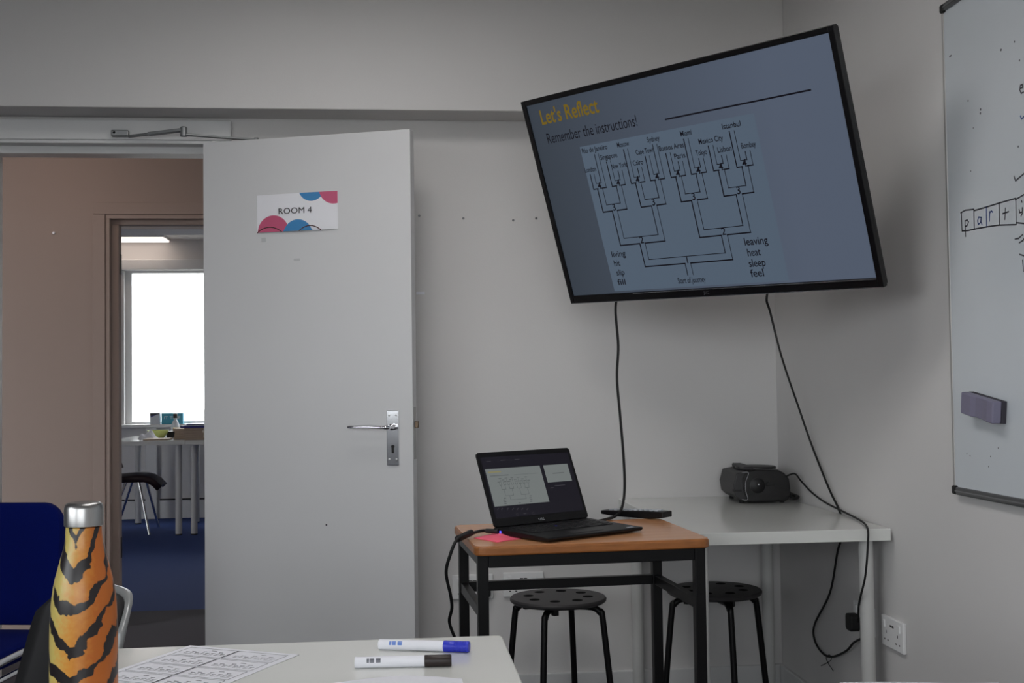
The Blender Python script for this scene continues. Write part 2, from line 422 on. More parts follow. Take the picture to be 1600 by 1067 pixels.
def sxy(cx, cy): return (cx-118)/645*SWD, (470-cy-(cx-118)*-.028)/300*SHT     # sign crop to sheet
disc(*(lambda p: (p[0], p[1]+.0))(((250-118)/645*SWD, SHT*-.02)), SHT*.46).build('pink_circle', 'signp', sign)
disc((448-118)/645*SWD, -SHT*.12, SHT*.42, .0002).build('blue_circle', 'signb', sign)
disc((560-118)/645*SWD, SHT*1.14, SHT*.37, .0).build('blue_circle', 'signb', sign)
disc((735-118)/645*SWD, SHT*1.08, SHT*.41, .0002).build('pink_circle', 'signp', sign)
def arc(cx, w, h): return [((cx-118)/645*SWD+w*t, h*(1-(t*2)**2)) for t in [k/16-.5 for k in range(17)]]
for cx, w, h in ((218, .31, .13), (545, .26, .12)):
    ar = MB(); pts = arc(cx, w*SWD, h*SHT); pts = [(max(.002, x), z) for x, z in pts]
    for a, b in zip(pts, pts[1:]): ar.ribbon([a, b], .0034, (0, onsheet((a[0]+b[0])/2)-.0006, 0), (1,0,0), (0,0,1), (0,-1,0), 0)
    ar.build('brown_arc', 'signn', sign)
textmesh(MB(), 'ROOM 4', (SWD*.485, onsheet(SWD*.5)-.0006, SHT*.46), (1,0,0), (0,0,1), (0,-1,0), width=SWD*.41, height=SHT*.165).build('lettering', 'signt', sign)

# overhead door closer: bracket on the lining, two-piece arm to the body on the hidden face
dc = thing('door_closer', 'grey metal overhead door closer arm above the doorway', 'door closer', (-.95, 4.2, 2.03))
o = Vector((-.95, 4.2, 2.03)); L = lambda p: Vector(p)-o
b0 = atY(183, 212, 4.215); b1 = atY(205, 213, 4.2); el = atZ(287, 203, 2.045); en = Vector((-.475, 4.235, 2.028))
MB().box(-.018, .04, .002, .0275, .002, .024).build('bracket', 'closer', dc, bevel=.003)
MB().lathe([(.0001,.002),(.0045,.002),(.0045,0)], 10, (-.007, .004, .014), 'y').build('screw', 'rubber', dc)
q0 = L(atY(201, 213, 4.206))
MB().tube([q0, q0.lerp(L(el), .4)], .0055, 8).build('rod', 'closer', dc, smooth=True)
MB().bar(q0.lerp(L(el), .36), L(el), .02, .012).build('fore_arm', 'closer', dc, bevel=.003)
MB().lathe([(.012,-.022),(.012,.008),(.009,.011)], 16, L(el)).build('elbow', 'closer', dc, smooth=True)
MB().bar(L(el)+Vector((0,0,-.016)), L(en), .02, .007).build('main_arm', 'closer', dc, bevel=.002)
bc = PIV + du*.17 - dn*.03
MB().bar(L(bc + Vector((0,0,1.97)) - du*.10), L(bc + Vector((0,0,1.97)) + du*.13), .05, .055).build('closer_body', 'closer', dc, bevel=.006)
MB().tube([L((en.x, en.y, 1.99)), L((en.x, en.y, 2.035))], .009, 10).build('spindle', 'closer', dc)

# ------------------------------------------------------------------ corridor and the room beyond
CYF = 5.88
struct(MB().box(-4.2, 2.2, YB+.06, 6.33, -.1, 0).build('floor_corridor', 'carpet'), 'dark charcoal carpet of the corridor')
struct(MB().box(-4.2, 2.2, YB+.12, CYF, 2.55, 2.65).build('ceiling_corridor', 'ceil'), 'white corridor ceiling')
HL_, HR_, HH = -1.36, -.57, 1.975
wc = struct(wall_with_hole('x', -4.2, 2.2, CYF, CYF+.13, 0, 2.9, (HL_-.02, HR_+.02, 0, HH+.02)).build('wall_corridor', 'corr'), 'beige grey corridor wall with a second doorway')
struct(MB().box(-4.3, -4.2, YB+.12, CYF, 0, 2.6).build('wall_corridor_left', 'corr'), 'end wall of the corridor on the left')
struct(MB().box(2.2, 2.3, YB+.12, CYF, 0, 2.6).build('wall_corridor_right', 'corr'), 'end wall of the corridor on the right')
t3 = MB().box(HL_-.02, HL_, CYF-.006, CYF+.136, 0, HH).box(HR_, HR_+.02, CYF-.006, CYF+.136, 0, HH).box(HL_-.02, HR_+.02, CYF-.006, CYF+.136, HH, HH+.02)
t3o = struct(t3.build('trim_3', 'corr', bevel=.002), 'painted lining of the second doorway across the corridor')
MB().box(HL_, HL_+.035, CYF+.03, CYF+.09, 0, HH-.025).box(HR_-.035, HR_, CYF+.03, CYF+.09, 0, HH-.025).box(HL_, HR_, CYF+.03, CYF+.09, HH-.025, HH).build('door_stop', 'corr', t3o, bevel=.003)
for a, b, z0, z1 in ((HL_-.078, HL_-.021, 0, HH+.0205), (HR_+.021, HR_+.078, 0, HH+.0205)):
    MB().box(a, b, CYF-.012, CYF-.0003, z0, z1).build('architrave_side', 'corr', t3o, bevel=.002)
MB().box(HL_-.078, HR_+.078, CYF-.012, CYF-.0003, HH+.0215, HH+.078).build('architrave_head', 'corr', t3o, bevel=.002)
for z in (1.71, .33): MB().box(HL_+.035, HL_+.037, CYF+.062, CYF+.086, z, z+.1).build('hinge', 'hinge', t3o)
p = atY(84, 364, CYF); MB().lathe([(.0001,.008),(.006,.007),(.008,0)], 10, (0,0,0), 'y').build('screw', 'paper', wc).location = p - Vector(wc['_o'])
# corridor ceiling lamp (above the frame) and its light
cl = thing('ceiling_lamp', 'warm square ceiling lamp in the corridor', 'lamp', (-1.6, 5.1, 2.49))
MB().box(-.3, .3, -.3, .3, .035, .06).build('lamp_frame', 'plast', cl)
MB().box(-.28, .28, -.28, .28, 0, .035).build('diffuser', 'panelw', cl)

FZ = 2.46
struct(MB().box(-5, 2, 6.33, FY+.15, -.1, 0).build('floor_far', 'carpetb'), 'dark blue carpet of the room beyond')
struct(MB().box(-5, 2, CYF+.13, FY+.15, FZ, FZ+.1).build('ceiling_far', 'ceil'), 'white ceiling of the room beyond')
struct(MB().box(-5, 2, 8.0, 8.3, 2.2, FZ-.001).build('wall_beam', 'wall'), 'white ceiling beam crossing the room beyond')
WX0, WX1, FZ0, FZ1 = -2.36, -.5, .83, 2.19
wf = struct(wall_with_hole('x', -5, 2, FY, FY+.15, 0, FZ, (WX0, WX1, FZ0, FZ1)).build('wall_far', 'wall'), 'white window wall of the room beyond')
struct(MB().box(-5.1, -5, CYF+.13, FY, 0, FZ).build('wall_far_left', 'wall'), 'left wall of the room beyond')
struct(MB().box(2, 2.1, CYF+.13, FY, 0, FZ).build('wall_far_right', 'wall'), 'right wall of the room beyond')
w1 = struct(MB().box(WX0-.1, WX1+.1, FY-.09, FY+.05, FZ0-.028, FZ0-.001).build('window_1', 'gloss', bevel=.004), 'bright overexposed window with white sill in the room beyond')
MB().box(WX0, WX0+.055, FY+.06, FY+.12, FZ0, FZ1).box(WX1-.055, WX1, FY+.06, FY+.12, FZ0, FZ1).box(WX0+.055, WX1-.055, FY+.06, FY+.12, FZ0, FZ0+.02).box(WX0+.055, WX1-.055, FY+.06, FY+.12, FZ1-.02, FZ1).build('window_frame', 'gloss', w1)
MB().box(WX0+.055, WX1-.055, FY+.085, FY+.09, FZ0+.02, FZ1-.02).build('pane', 'glass', w1)
MB().box(WX0-.1, WX1+.1, FY-.05, FY-.0005, FZ1, FZ1+.09).build('blind_box', 'gloss', w1, bevel=.004)
struct(MB().box(-5, 2, FY-.018, FY-.0005, 0, .16).build('baseboard_far', 'gloss', bevel=.004), 'white skirting board under the far window')
struct(MB().box(-5, -2.16, FY-.02, FY-.0005, .161, .172).box(-2.05, 2, FY-.02, FY-.0005, .161, .172).build('trim_4', 'rubber'), 'thin dark cable line along the skirting of the far room')
px_ = atY(237, 740, FY-.03)  # projecting strip that stands in for a corner of the far wall
struct(MB().box(px_.x-.05, px_.x+.05, FY-.055, FY-.0195, 0, FZ0-.03).build('trim_5', 'gloss', bevel=.006), 'vertical strip standing in for a wall corner below the far window')
for k, (x, y, lab) in enumerate(((-2.25, 10.53, 'lit white ceiling panel by the far window'), (-1.6, 7.0, 'lit white ceiling panel just inside the second doorway'))):
    cp = thing('ceiling_panel', lab, 'lamp', (x, y, FZ-.03), group='ceiling panels of the far room')
    pd = .15 if k == 0 else .3
    MB().box(-.3, .3, -pd, pd, .012, .029).build('lamp_frame', 'plast', cp)
    MB().box(-.29, .29, -pd+.01, pd-.01, 0, .012).build('diffuser', 'panel', cp)

# ------------------------------------------------------------------ tables of the far room
def far_desk(x0, label):
    t = thing('desk', label, 'desk', (x0+.3, 9.9, 0), group='white desks by the far window')
    MB().box(-.3, .298, -.5, .5, .706, .74).build('desk_top', 'white', t, bevel=.002)
    for sx in (-.25, .25):
        for sy in (-.4, .43):
            lg = MB().lathe([(.026,.01),(.026,.706)], 18, (sx*(.93 if sx > 0 else 1), sy, 0)).build('leg', 'whitel', t, smooth=True)
            MB().lathe([(.024,0),(.026,.012)], 18, (sx*(.93 if sx > 0 else 1), sy, 0)).build('foot', 'rubber', lg)
    return t
far_desk(-2.21, 'white desk with round legs, nearer the far window frame')
far_desk(-1.61, 'white desk under the paper stacks, half hidden by the open door')
# things on the far window sill and desks
def sill(px): return atY(px, 664, FY-.045).x
ZS = FZ0-.001
def carton(x0, x1, y, d, z, h, m, name, label, extra=None):
    t = thing(name, label, 'box', ((x0+x1)/2, y, z))
    w = (x1-x0)/2; MB().box(-w, w, -d/2, d/2, 0, h).build('carton', m, t, bevel=.002)
    if extra: extra(t, w, d, h)
    return t
def ex1(t, w, d, h):
    MB().prism([(-w*.98, h*.72), (-w*.98, h*.98), (w*.98, h*.98), (w*.98, h*.9)], (0, -d/2-.0012, 0), (1,0,0), (0,0,1), .001).build('dark_band', 'grille', t)
    MB().prism([(-w*.98, h*.6), (-w*.98, h*.7), (w*.6, h*.92), (w*.2, h*.8)], (0, -d/2-.0022, 0), (1,0,0), (0,0,1), .001).build('blue_stripe', 'navy', t)
carton(sill(235.5), sill(250.5), FY-.045, .06, ZS, .10, 'paleb', 'small_carton', 'small white carton with dark top on the far sill', ex1)
def ex2(t, w, d, h):
    textmesh(MB(), 'IT TIME', (0, -d/2, h*.45), (1,0,0), (0,0,1), (0,-1,0), width=w*1.5, height=h*.3).build('lettering', 'paleb', t)
carton(sill(253), sill(286.5), FY-.04, .05, ZS, .095, 'teal', 'teal_carton', 'flat teal carton with pale lettering on the far sill', ex2)
tb = thing('squeeze_bottle', 'clear hand gel bottle with dark brown cap on the far sill', 'bottle', (sill(274), FY-.115, .741-.0))
tb.location = (atY(274, 660, 10.33).x, 10.33, .74)
MB().lathe([(.03,0),(.034,.01),(.034,.09),(.02,.125),(.013,.135),(.013,.15)], 20).build('body', 'paleb', tb, smooth=True)
MB().lathe([(.017,.15),(.018,.155),(.018,.185),(.012,.19)], 16).build('cap', 'brown', tb, smooth=True)
ZD = .7405
def dpt(px, Y): return atY(px, 684, Y).x
bw = thing('bowl', 'pale green plastic bowl on the far desk', 'bowl', (dpt(247, 9.95), 9.95, ZD))
MB().lathe([(.045,0),(.05,.004),(.068,.03),(.083,.062),(.086,.062),(.084,.058),(.066,.026),(.048,.008),(.0001,.007)], 32).build('bowl_wall', 'green', bw, smooth=True)
pk = atY(243, 687, 9.5)
tag(MB().box(pk.x-.09, pk.x+.1, 9.46, 9.66, ZD, ZD+.012).build('tray', 'cream', bevel=.004), 'thin beige tray at the front of the far desk', 'tray')
nap = MB(); nx = atY(231, 684, 9.72).x; N = 14
for i in range(N+1):
    for j in range(N+1):
        a, b = i/N-.5, j/N-.5; env = max(0, 1-4*a*a)*max(0, 1-4*b*b)
        nap.v.append(Vector((nx+a*.14+.01*math.sin(9*b), 9.74+b*.12, ZD+.0007+env*(.05+.02*math.sin(11*a+5*b)+.01*math.cos(14*b-6*a)))))
for i in range(N):
    for j in range(N): k = i*(N+1)+j; nap.f.append((k, k+N+1, k+N+2, k+1))
nap = nap.build('napkin', 'paper', smooth=True); nap.modifiers.new('thick', 'SOLIDIFY').thickness = .0008
tag(nap, 'crumpled white paper napkin beside the green bowl', 'napkin')
def stack(px0, px1, Y, n, dz, label, name, rot=0):
    x0, x1 = dpt(px0, Y), dpt(px1, Y)
    for k in range(n):
        jx, jy = random.uniform(-.006, .006), random.uniform(-.01, .01)
        lab = ('lowest', 'second lowest', 'middle', 'second highest', 'topmost')[k if n == 5 or k < 2 else k+1] + ' yellowed booklet in the ' + label
        t = thing(name, lab, 'paper', ((x0+x1)/2+jx, Y+jy, ZD+k*dz+.0004), R(random.uniform(-4, 4)), group='booklets in the '+label)
        w = (x1-x0)/2*random.uniform(.94, 1)
        MB().box(-w, w, -.14, .14, 0, dz-.0006).build('pages', 'cream', t, bevel=.002)
    return ZD+n*dz+.0006, (x0+x1)/2
zt, xc = stack(277, 295, 9.75, 4, .021, 'shorter paper stack on the far desk', 'booklet')
z2, xc2 = stack(290, 322, 9.55, 5, .019, 'taller paper stack on the far desk', 'booklet')
fo = thing('folder', 'navy folder lying open on the taller paper stack', 'folder', (xc2, 9.55, z2))
MB().box(-.095, .095, -.15, .15, 0, .014).build('cover', 'navy', fo, bevel=.003)
MB().box(-.07, .085, -.12, .13, .0145, .022).build('pages', 'paper', fo)
MB().box(-.05, .08, -.13, .1, .0225, .03).build('cover', 'navy', fo, bevel=.002)
tp = thing('tape_roll', 'yellow tape roll on the dark tray of the far desk', 'tape', (dpt(277, 10.05), 10.05, ZD+.0515))
MB().lathe([(.02,0),(.034,0),(.034,.026),(.02,.026),(.02,0)], 24).build('roll', 'yellow', tp, smooth=True)
dtray = thing('desk_organiser', 'black desk organiser tray behind the paper stack', 'tray', (dpt(274, 10.05), 10.05, ZD))
MB().box(-.05, .05, -.1, .1, 0, .004).box(-.05, .05, -.1, -.096, .004, .05).box(-.05, .05, .096, .1, .004, .05).box(-.05, -.046, -.096, .096, .004, .05).box(.046, .05, -.096, .096, .004, .05).box(-.046, .046, -.096, .096, .046, .05).build('tray_body', 'black', dtray)
# far chair
fc = thing('chair', 'dark wooden shell chair with chrome legs at the far desk', 'chair', (-2.05, 9.77, 0), R(3))
sh = MB(); N = 10
for i in range(N+1):
    for j in range(N+1):
        a, b = i/N-.5, j/N-.5
        x = a*.42; y = b*.40*(1-.25*abs(a)); z = .455+.02*math.cos(3*a)-.07*(max(0, a-.2)/.3)**2-(.02*(2*b)**2)
        if a < -.3: z += .10*((-a-.3)/.2)**2
        sh.v.append(Vector((x, y, z)))
for i in range(N):
    for j in range(N): k = i*(N+1)+j; sh.f.append((k, k+N+1, k+N+2, k+1))
so = sh.build('seat', 'wood', fc, smooth=True); md = so.modifiers.new('thick', 'SOLIDIFY'); md.thickness = .045; md.offset = -1
bk = MB()
for i in range(9):
    for j in range(9):
        a, b = i/8, j/8-.5; bk.v.append(Vector((-.2-.02*math.sin(3*a)-.05*a+.05*(2*b)**2, b*.36*(1-.2*a), .50+a*.34)))
for i in range(8):
    for j in range(8): k = i*9+j; bk.f.append((k, k+9, k+10, k+1))
so = bk.build('backrest', 'wood', fc, smooth=True); so.modifiers.new('thick', 'SOLIDIFY').thickness = .02
for sx, sy in ((1,1),(1,-1),(-1,1),(-1,-1)):
    MB().tube(smoothpath([(-.06, sy*.15, .425), (sx*.03-.02, sy*.165, .43), (sx*.05-.01, sy*.175, .405), (sx*.165-.035, sy*.255, .005)], 6), .0105, 10).build('leg', 'chrome', fc, smooth=True)
MB().box(-.09, .09, -.15, .15, .405, .43).build('seat_plate', 'black', fc)

# ------------------------------------------------------------------ television
tl, tr, br, bl = Vector((.42463,3.66896,2.0238)), Vector((1.0652,2.7664,1.9998)), Vector((1.2271,2.8955,1.4136)), Vector((.5862,3.798,1.4377))
TC = (tl+tr+br+bl)/4
tu = ((tr-tl)+(br-bl)).normalized(); tv = ((tl-bl)+(tr-br)).normalized(); tv = (tv-tu*tv.dot(tu)).normalized(); tn = tu.cross(tv).normalized()  # tn faces the room
if tn.dot(CAM-TC) < 0: tn = -tn
TW, TH = 1.107, 1.107*9/16
tm = Matrix(((tu.x, -tn.x, tv.x, TC.x), (tu.y, -tn.y, tv.y, TC.y), (tu.z, -tn.z, tv.z, TC.z), (0,0,0,1)))   # local x right, y away from viewer, z up
tele = thing('television', 'large black flat television tilted down in the corner showing a slide', 'television', mtx=tm)
def tp_(px, py):
    p = atP(px, py, TC, tn)-TC; return p.dot(tu), p.dot(tv)
bz, bb = .017, .026
OW, OH0, OH1 = TW/2+bz, -TH/2-bb, TH/2+bz
MB().box(-OW+.002, OW-.002, .012, .024, OH0+.002, OH1-.002).box(-OW*.72, OW*.72, .024, .075, OH0+.03, OH1-.17).build('back_shell', 'blackm', tele, bevel=.006)
MB().box(-OW, -TW/2, -.006, .012, OH0, OH1).box(TW/2, OW, -.006, .012, OH0, OH1).box(-TW/2, TW/2, -.006, .012, OH0, -TH/2).box(-TW/2, TW/2, -.006, .012, TH/2, OH1).build('bezel', 'tvcase', tele, bevel=.0015)
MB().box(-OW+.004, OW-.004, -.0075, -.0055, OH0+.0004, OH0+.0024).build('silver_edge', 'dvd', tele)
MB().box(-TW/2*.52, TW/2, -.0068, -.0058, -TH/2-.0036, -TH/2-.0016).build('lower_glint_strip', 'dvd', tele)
textmesh(MB(), 'JVC', (tp_(1106, 457)[0], -.0062, OH0+.009), (1,0,0), (0,0,1), (0,-1,0), height=.009).build('logo', 'dvd', tele)
SCRBG = screenmat('slide_background_angle_dimmed', (84, 92, 108), 1.0)
def angle_dimming_grad():  # viewing-angle dimming of the screen painted into its glow, darker towards the left
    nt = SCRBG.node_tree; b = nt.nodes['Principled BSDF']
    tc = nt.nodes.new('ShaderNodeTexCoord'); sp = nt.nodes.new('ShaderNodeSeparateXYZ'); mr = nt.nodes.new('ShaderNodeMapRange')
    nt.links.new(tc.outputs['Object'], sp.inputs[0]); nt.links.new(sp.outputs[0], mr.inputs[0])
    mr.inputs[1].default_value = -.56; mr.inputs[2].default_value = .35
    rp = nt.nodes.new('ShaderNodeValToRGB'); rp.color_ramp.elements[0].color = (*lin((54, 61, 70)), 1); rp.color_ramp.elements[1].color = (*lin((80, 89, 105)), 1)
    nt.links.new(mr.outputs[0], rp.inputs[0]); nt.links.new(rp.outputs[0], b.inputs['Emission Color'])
angle_dimming_grad()
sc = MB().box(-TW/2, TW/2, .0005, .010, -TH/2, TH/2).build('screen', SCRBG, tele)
SCRIMG = screenmat('slide_picture', (79, 92, 107), 1.0)
SCRINK = screenmat('slide_ink', (18, 16, 26), .6)
SCRGOLD = screenmat('slide_gold', (108, 88, 22), 1.0)
U, V, Nn = (1,0,0), (0,0,1), (0,-1,0)
q = [tp_(905.7, 229), tp_(1178, 177.6)]
pa0, pa1, pb1 = q[0][0], q[1][0], (q[0][1]+q[1][1])/2
MB().poly([(pa0, -TH/2+.006), (pa1, -TH/2+.006), (pa1, pb1), (pa0, pb1)], (0,0,0), U, V, Nn, .0004).build('slide_picture', SCRIMG, sc)
c6 = lambda x, y: tp_(800+x/2.271, 20+y/2.271)
def fit(lst, txt=None): return lst
ink = MB(); O0 = (0, 0, 0)
r0, r1 = c6(545, 377), c6(1060, 275); ry = (r0[1]+r1[1])/2
ink.ribbon([(r0[0], ry), (r1[0], ry)], .0045, O0, U, V, Nn, .0009)
n1 = [c6(622, 876)]; n2 = [c6(460,803), c6(752,778)]; n3 = [c6(362,687), c6(502,670), c6(645,652), c6(805,634)]
n4 = [c6(*p) for p in ((310,610),(377,601),(446,592),(515,581),(589,570),(662,560),(742,549),(826,537))]
def level(l): m = sum(p[1] for p in l)/len(l); return [(p[0], m) for p in l]
n1, n2, n3, n4 = level(n1), level(n2), level(n3), level(n4)
cities = [('London',278,555),('Rio de Janeiro',293,482),('Singapore',343,508),('New York',380,540),('Moscow',394,465),('Cairo',447,530),('Cape Town',471,489),('Sydney',501,446),
          ('Buenos Aires',565,474),('Paris',595,506),('Miami',617,425),('Tokyo',672,494),('Mexico City',705,449),('Lisbon',754,482),('Istanbul',778,397),('Bombay',839,467)]
HWD = .0105
def road(mb, p, L, Rr, hw, endL, endR, lw):
    x, y = p; k = dict(o=O0, u=U, v=V, n=Nn, off=.0009)
    rb = lambda a, w=lw: mb.ribbon(a, w, **k)
    xl, xr = L[0], Rr[0]
    rb([(xl-hw, endL), (xl-hw, y-hw), (x-hw, y-hw)], lw*1.25); rb([(x+hw, y-hw), (xr+hw, y-hw)], lw*1.25); rb([(xr+hw, y-hw), (xr+hw, endR)], lw*.7)
    if xr-xl > 2*hw: rb([(xl+hw, endL), (xl+hw, y+hw), (xr-hw, y+hw)], lw*.7); rb([(xr-hw, y+hw), (xr-hw, endR)], lw)
LW = .0032
road(ink, n1[0], n2[0], n2[1], HWD, n2[0][1]-HWD, n2[1][1]-HWD, LW)
sx = n1[0][0]; sb = c6(630, 930)[1]
ink.ribbon([(sx-HWD, n1[0][1]-HWD), (sx-HWD, sb)], LW, O0, U, V, Nn, .0009); ink.ribbon([(sx+HWD, n1[0][1]-HWD), (sx+HWD, sb)], LW*.7, O0, U, V, Nn, .0009)
for k in range(2): road(ink, n2[k], n3[2*k], n3[2*k+1], HWD, n3[2*k][1]-HWD, n3[2*k+1][1]-HWD, LW)
for k in range(4): road(ink, n3[k], n4[2*k], n4[2*k+1], HWD, n4[2*k][1]-HWD, n4[2*k+1][1]-HWD, LW)
sp4 = (n4[7][0]-n4[0][0])/7
for k in range(8):
    tops = []
    for j in (0, 1):
        nm, x, y = cities[2*k+j]; tops.append(c6(x, y)[1]-.017)
    hw = HWD*.78; x, y = n4[k]; off = sp4*.24
    road(ink, n4[k], (x-off, 0), (x+off, 0), hw, tops[0], tops[1], LW*.9)
for nm, x, y in cities:
    a, b = c6(x, y); w = .0135*len(nm)*.55+.003
    textmesh(ink, nm, (a, 0, b-.008), U, V, Nn, width=w, height=.0155, bold=.014)
for l, t in ((n1,'1'),(n2,'2'),(n3,'3'),(n4,'4')):
    for a, b in l: textmesh(ink, t, (a, 0, b-.010), U, V, Nn, height=.022, bold=.015)
a, b = c6(638, 949); textmesh(ink, 'Start of journey', (a, 0, b-.007), U, V, Nn, width=.105, height=.018, bold=.012)
for ws in ((('living',378,855),('hit',373,888),('slip',385,921),('fill',389,955)), (('leaving',866,809),('heat',859,849),('sleep',870,887),('feel',870,923))):
    for t, x, y in ws:
        a, b = c6(x, y); h = .0195 if t in ('living','hit','slip','fill') else .0225
        textmesh(ink, t, (a, 0, b-h*.45), U, V, Nn, height=h, width=h*.50*len(t)*(.86 if t in ('hit','slip','fill') else 1), bold=.012)
a, b = c6(130, 465); a2, _ = c6(448, 405); textmesh(ink, 'Remember the instructions!', (a, 0, b), U, V, Nn, width=a2-a, height=.034, align='l')
ink.build('slide_ink', SCRINK, sc)
a, b = c6(108, 397); a2, _ = c6(312, 355)
textmesh(MB(), "Let's Reflect", (a, 0, b), U, V, Nn, width=a2-a, height=.046, align='l', bold=.018).build('slide_title', SCRGOLD, sc)
# wall arm holding it from the corner
mb_ = MB().box(-.16, .16, .0755, .09, -.16, .16); mb_.build('mount_plate', 'blackm', tele)
inv = tm.inverted()
wp = Vector((XR-.012, 3.74, 1.78)); cp_ = tm @ Vector((0, .09, 0)); kn = (cp_+wp)/2 + Vector((.0, .09, 0))
MB().bar(inv@wp, inv@kn, .05, .03).bar(inv@kn, inv@cp_, .05, .03).bar(inv@(wp+Vector((.006,0,-.14))), inv@(wp+Vector((.006,0,.14))), .12, .012, up=inv.to_3x3()@Vector((1,0,0))).build('wall_arm', 'blackm', tele)

# ------------------------------------------------------------------ corner desk (white top on round legs)
DX0, DY0 = .806, 3.235; DZ = .732
cd = thing('desk', 'white corner desk against the right wall under the television', 'desk', ((DX0+XR)/2-.005, (DY0+YB)/2, 0))
hw_, hd_ = (XR-DX0)/2-.0065, (YB-DY0)/2-.017
MB().box(-hw_, hw_, -hd_-.015, hd_+.013, DZ-.034, DZ).build('desk_top', 'white', cd, bevel=.0015)
ldx = atY(1354, 900, DY0+.06).x-(DX0+XR)/2+.005
for x, y in ((ldx, -hd_+.045), (-hw_+.052, -hd_+.045), (-hw_+.052, hd_-.04), (hw_-.055, hd_-.04)):
    lg = MB().lathe([(.020,.012),(.0205,.35),(.0205,DZ-.034)], 20, (x, y, 0)).build('leg', 'whitel', cd, smooth=True)
    MB().lathe([(.018,0),(.02,.013)], 20, (x, y, 0)).build('foot', 'rubber', lg)

# ------------------------------------------------------------------ beech table with the laptop
TZ = .76
A, B = Vector((.193, 2.884, 0)), Vector((.792, 2.931, 0)); ta = math.atan2(B.y-A.y, B.x-A.x)*.8
TDp = .46
wt = thing('table', 'small beech topped table on black square steel legs holding the laptop', 'table', (*((A+B)/2 + Vector((-math.sin(ta), math.cos(ta), 0))*TDp/2).xy, 0), ta)
MB().prism(rrect(.594, TDp-.006, .024), (0,0,TZ-.0015), (1,0,0), (0,1,0), .0015).build('table_top', 'beech', wt)
MB().prism(rrect(.6, TDp, .026), (0,0,TZ-.024), (1,0,0), (0,1,0), .0225).build('edge_band', 'edge', wt, bevel=.005, seg=3)
lx, ly = .277, TDp/2-.036
for sx in (-1, 1):
    for sy in (-1, 1):
        lg = MB().box(sx*lx-.0135, sx*lx+.0135, sy*ly-.0135, sy*ly+.0135, .006, TZ-.0245).build('leg', 'steel', wt, bevel=.002)
        MB().box(sx*lx-.0125, sx*lx+.0125, sy*ly-.0125, sy*ly+.0125, 0, .006).build('foot', 'rubber', lg)
for sy in (-1, 1): MB().box(-lx+.0138, lx-.0138, sy*ly-.0125, sy*ly+.0125, TZ-.056, TZ-.0248).build('apron_rail', 'steel', wt, bevel=.002)
for sx in (-1, 1):
    MB().box(sx*lx-.0125, sx*lx+.0125, -ly+.0138, ly-.0138, TZ-.05, TZ-.0248).build('apron_rail', 'steel', wt, bevel=.002)
    MB().box(sx*lx-.010, sx*lx+.010, -ly+.0138, ly-.0138, TZ-.181, TZ-.154).build('side_rail', 'steel', wt, bevel=.002)
MB().box(-lx+.0138, lx-.0138, ly-.012, ly+.012, TZ-.1805, TZ-.1545).build('back_rail', 'steel', wt, bevel=.002)

# laptop
lth = R(31.889); LWd, LDp, LHt, LTl = .3247, .2193, .2073, R(23.2)
lap = thing('laptop', 'open black laptop on the beech table showing the slides', 'laptop', (.2588, 3.1011, TZ+.0005), lth)      # origin = left end of the hinge; x along hinge, -y to the front
MB().prism([(-.003,.012),(-.003,.019),(LDp,.013),(LDp+.002,.009),(LDp-.006,.003),(.0,.003)], (0,0,0), (0,-1,0), (0,0,1), -LWd).build('base', 'black', lap, bevel=.002)
for fx in (.02, LWd-.04):
    for fy in (-LDp+.02, -.03): MB().box(fx, fx+.02, fy, fy+.01, 0, .003).build('foot', 'rubber', lap)
def deck(y): return .019-.006*(y/LDp)
kb = MB()
for r in range(6):
    n = 14 if r else 16
    for k in range(n):
        if r == 5 and 4 <= k <= 8 and k != 4: continue
        w = (LWd-.05)/n; x0 = .025+k*w; y = .032+r*.0175; x1 = x0+w-.0022
        if r == 5 and k == 4: x1 = x0+5*w-.0022
        h = deck(y); kb.box(x0, x1, -y-(.0135 if r else .009), -y, h-.0005, h+.0016)
kb = kb.build('keyboard', 'blackm', lap); kb['kind'] = 'stuff'
MB().box(.105, .205, -LDp+.022, -LDp+.078, .0132, .0146).build('touchpad', 'grille', lap)
h = deck(.075); MB().lathe([(.003,0),(.0035,.0022),(.0001,.003)], 10, (.145, -.078, h)).build('pointing_stick', 'blue', lap)
MB().box(LWd-.04, LWd-.02, -LDp+.012, -LDp+.022, .0132, .0138).build('sticker', 'paleb', lap)
MB().box(-.0012, .0, -.03, -.024, .007, .013).build('charge_light', 'led', lap)
up_ = Vector((0, math.sin(LTl), math.cos(LTl))); fr_ = Vector((0, -math.cos(LTl), math.sin(LTl)))
ho = Vector((0, -.004, .0205))
lid = MB().prism(rrect(LWd, LHt, .008, 4, LWd/2, LHt/2), ho-fr_*.007, (1,0,0), up_, -.007*-1 if (Vector((1,0,0)).cross(up_)).dot(fr_) > 0 else -.007).build('lid', 'black', lap, bevel=.001)
SX0, SX1, SZ0, SZ1 = .009, LWd-.009, .022, LHt-.014
scb = screenmat('laptop_dark_screen', (26, 24, 32), .8)
ls = MB().poly([(SX0,SZ0),(SX1,SZ0),(SX1,SZ1),(SX0,SZ1)], ho, (1,0,0), up_, fr_, .0006).build('screen', scb, lap)
LG = screenmat('laptop_slide', (112, 117, 116), .95); LK = screenmat('laptop_ink', (66, 68, 70), 1); LDIM = screenmat('laptop_dim_text', (62, 60, 66), 1)
def lp(x, y):          # laptop crop (730,690 scale 4.848) to lid plane
    p = atP(730+x/4.848, 690+y/4.848, Vector((.2588,3.1011,TZ))+Matrix.Rotation(lth,3,'Z')@ho, Matrix.Rotation(lth,3,'Z')@fr_)
    p = Matrix.Rotation(-lth,3,'Z')@(p-Vector((.2588,3.1011,TZ)))-ho
    return p.x, p.dot(up_)
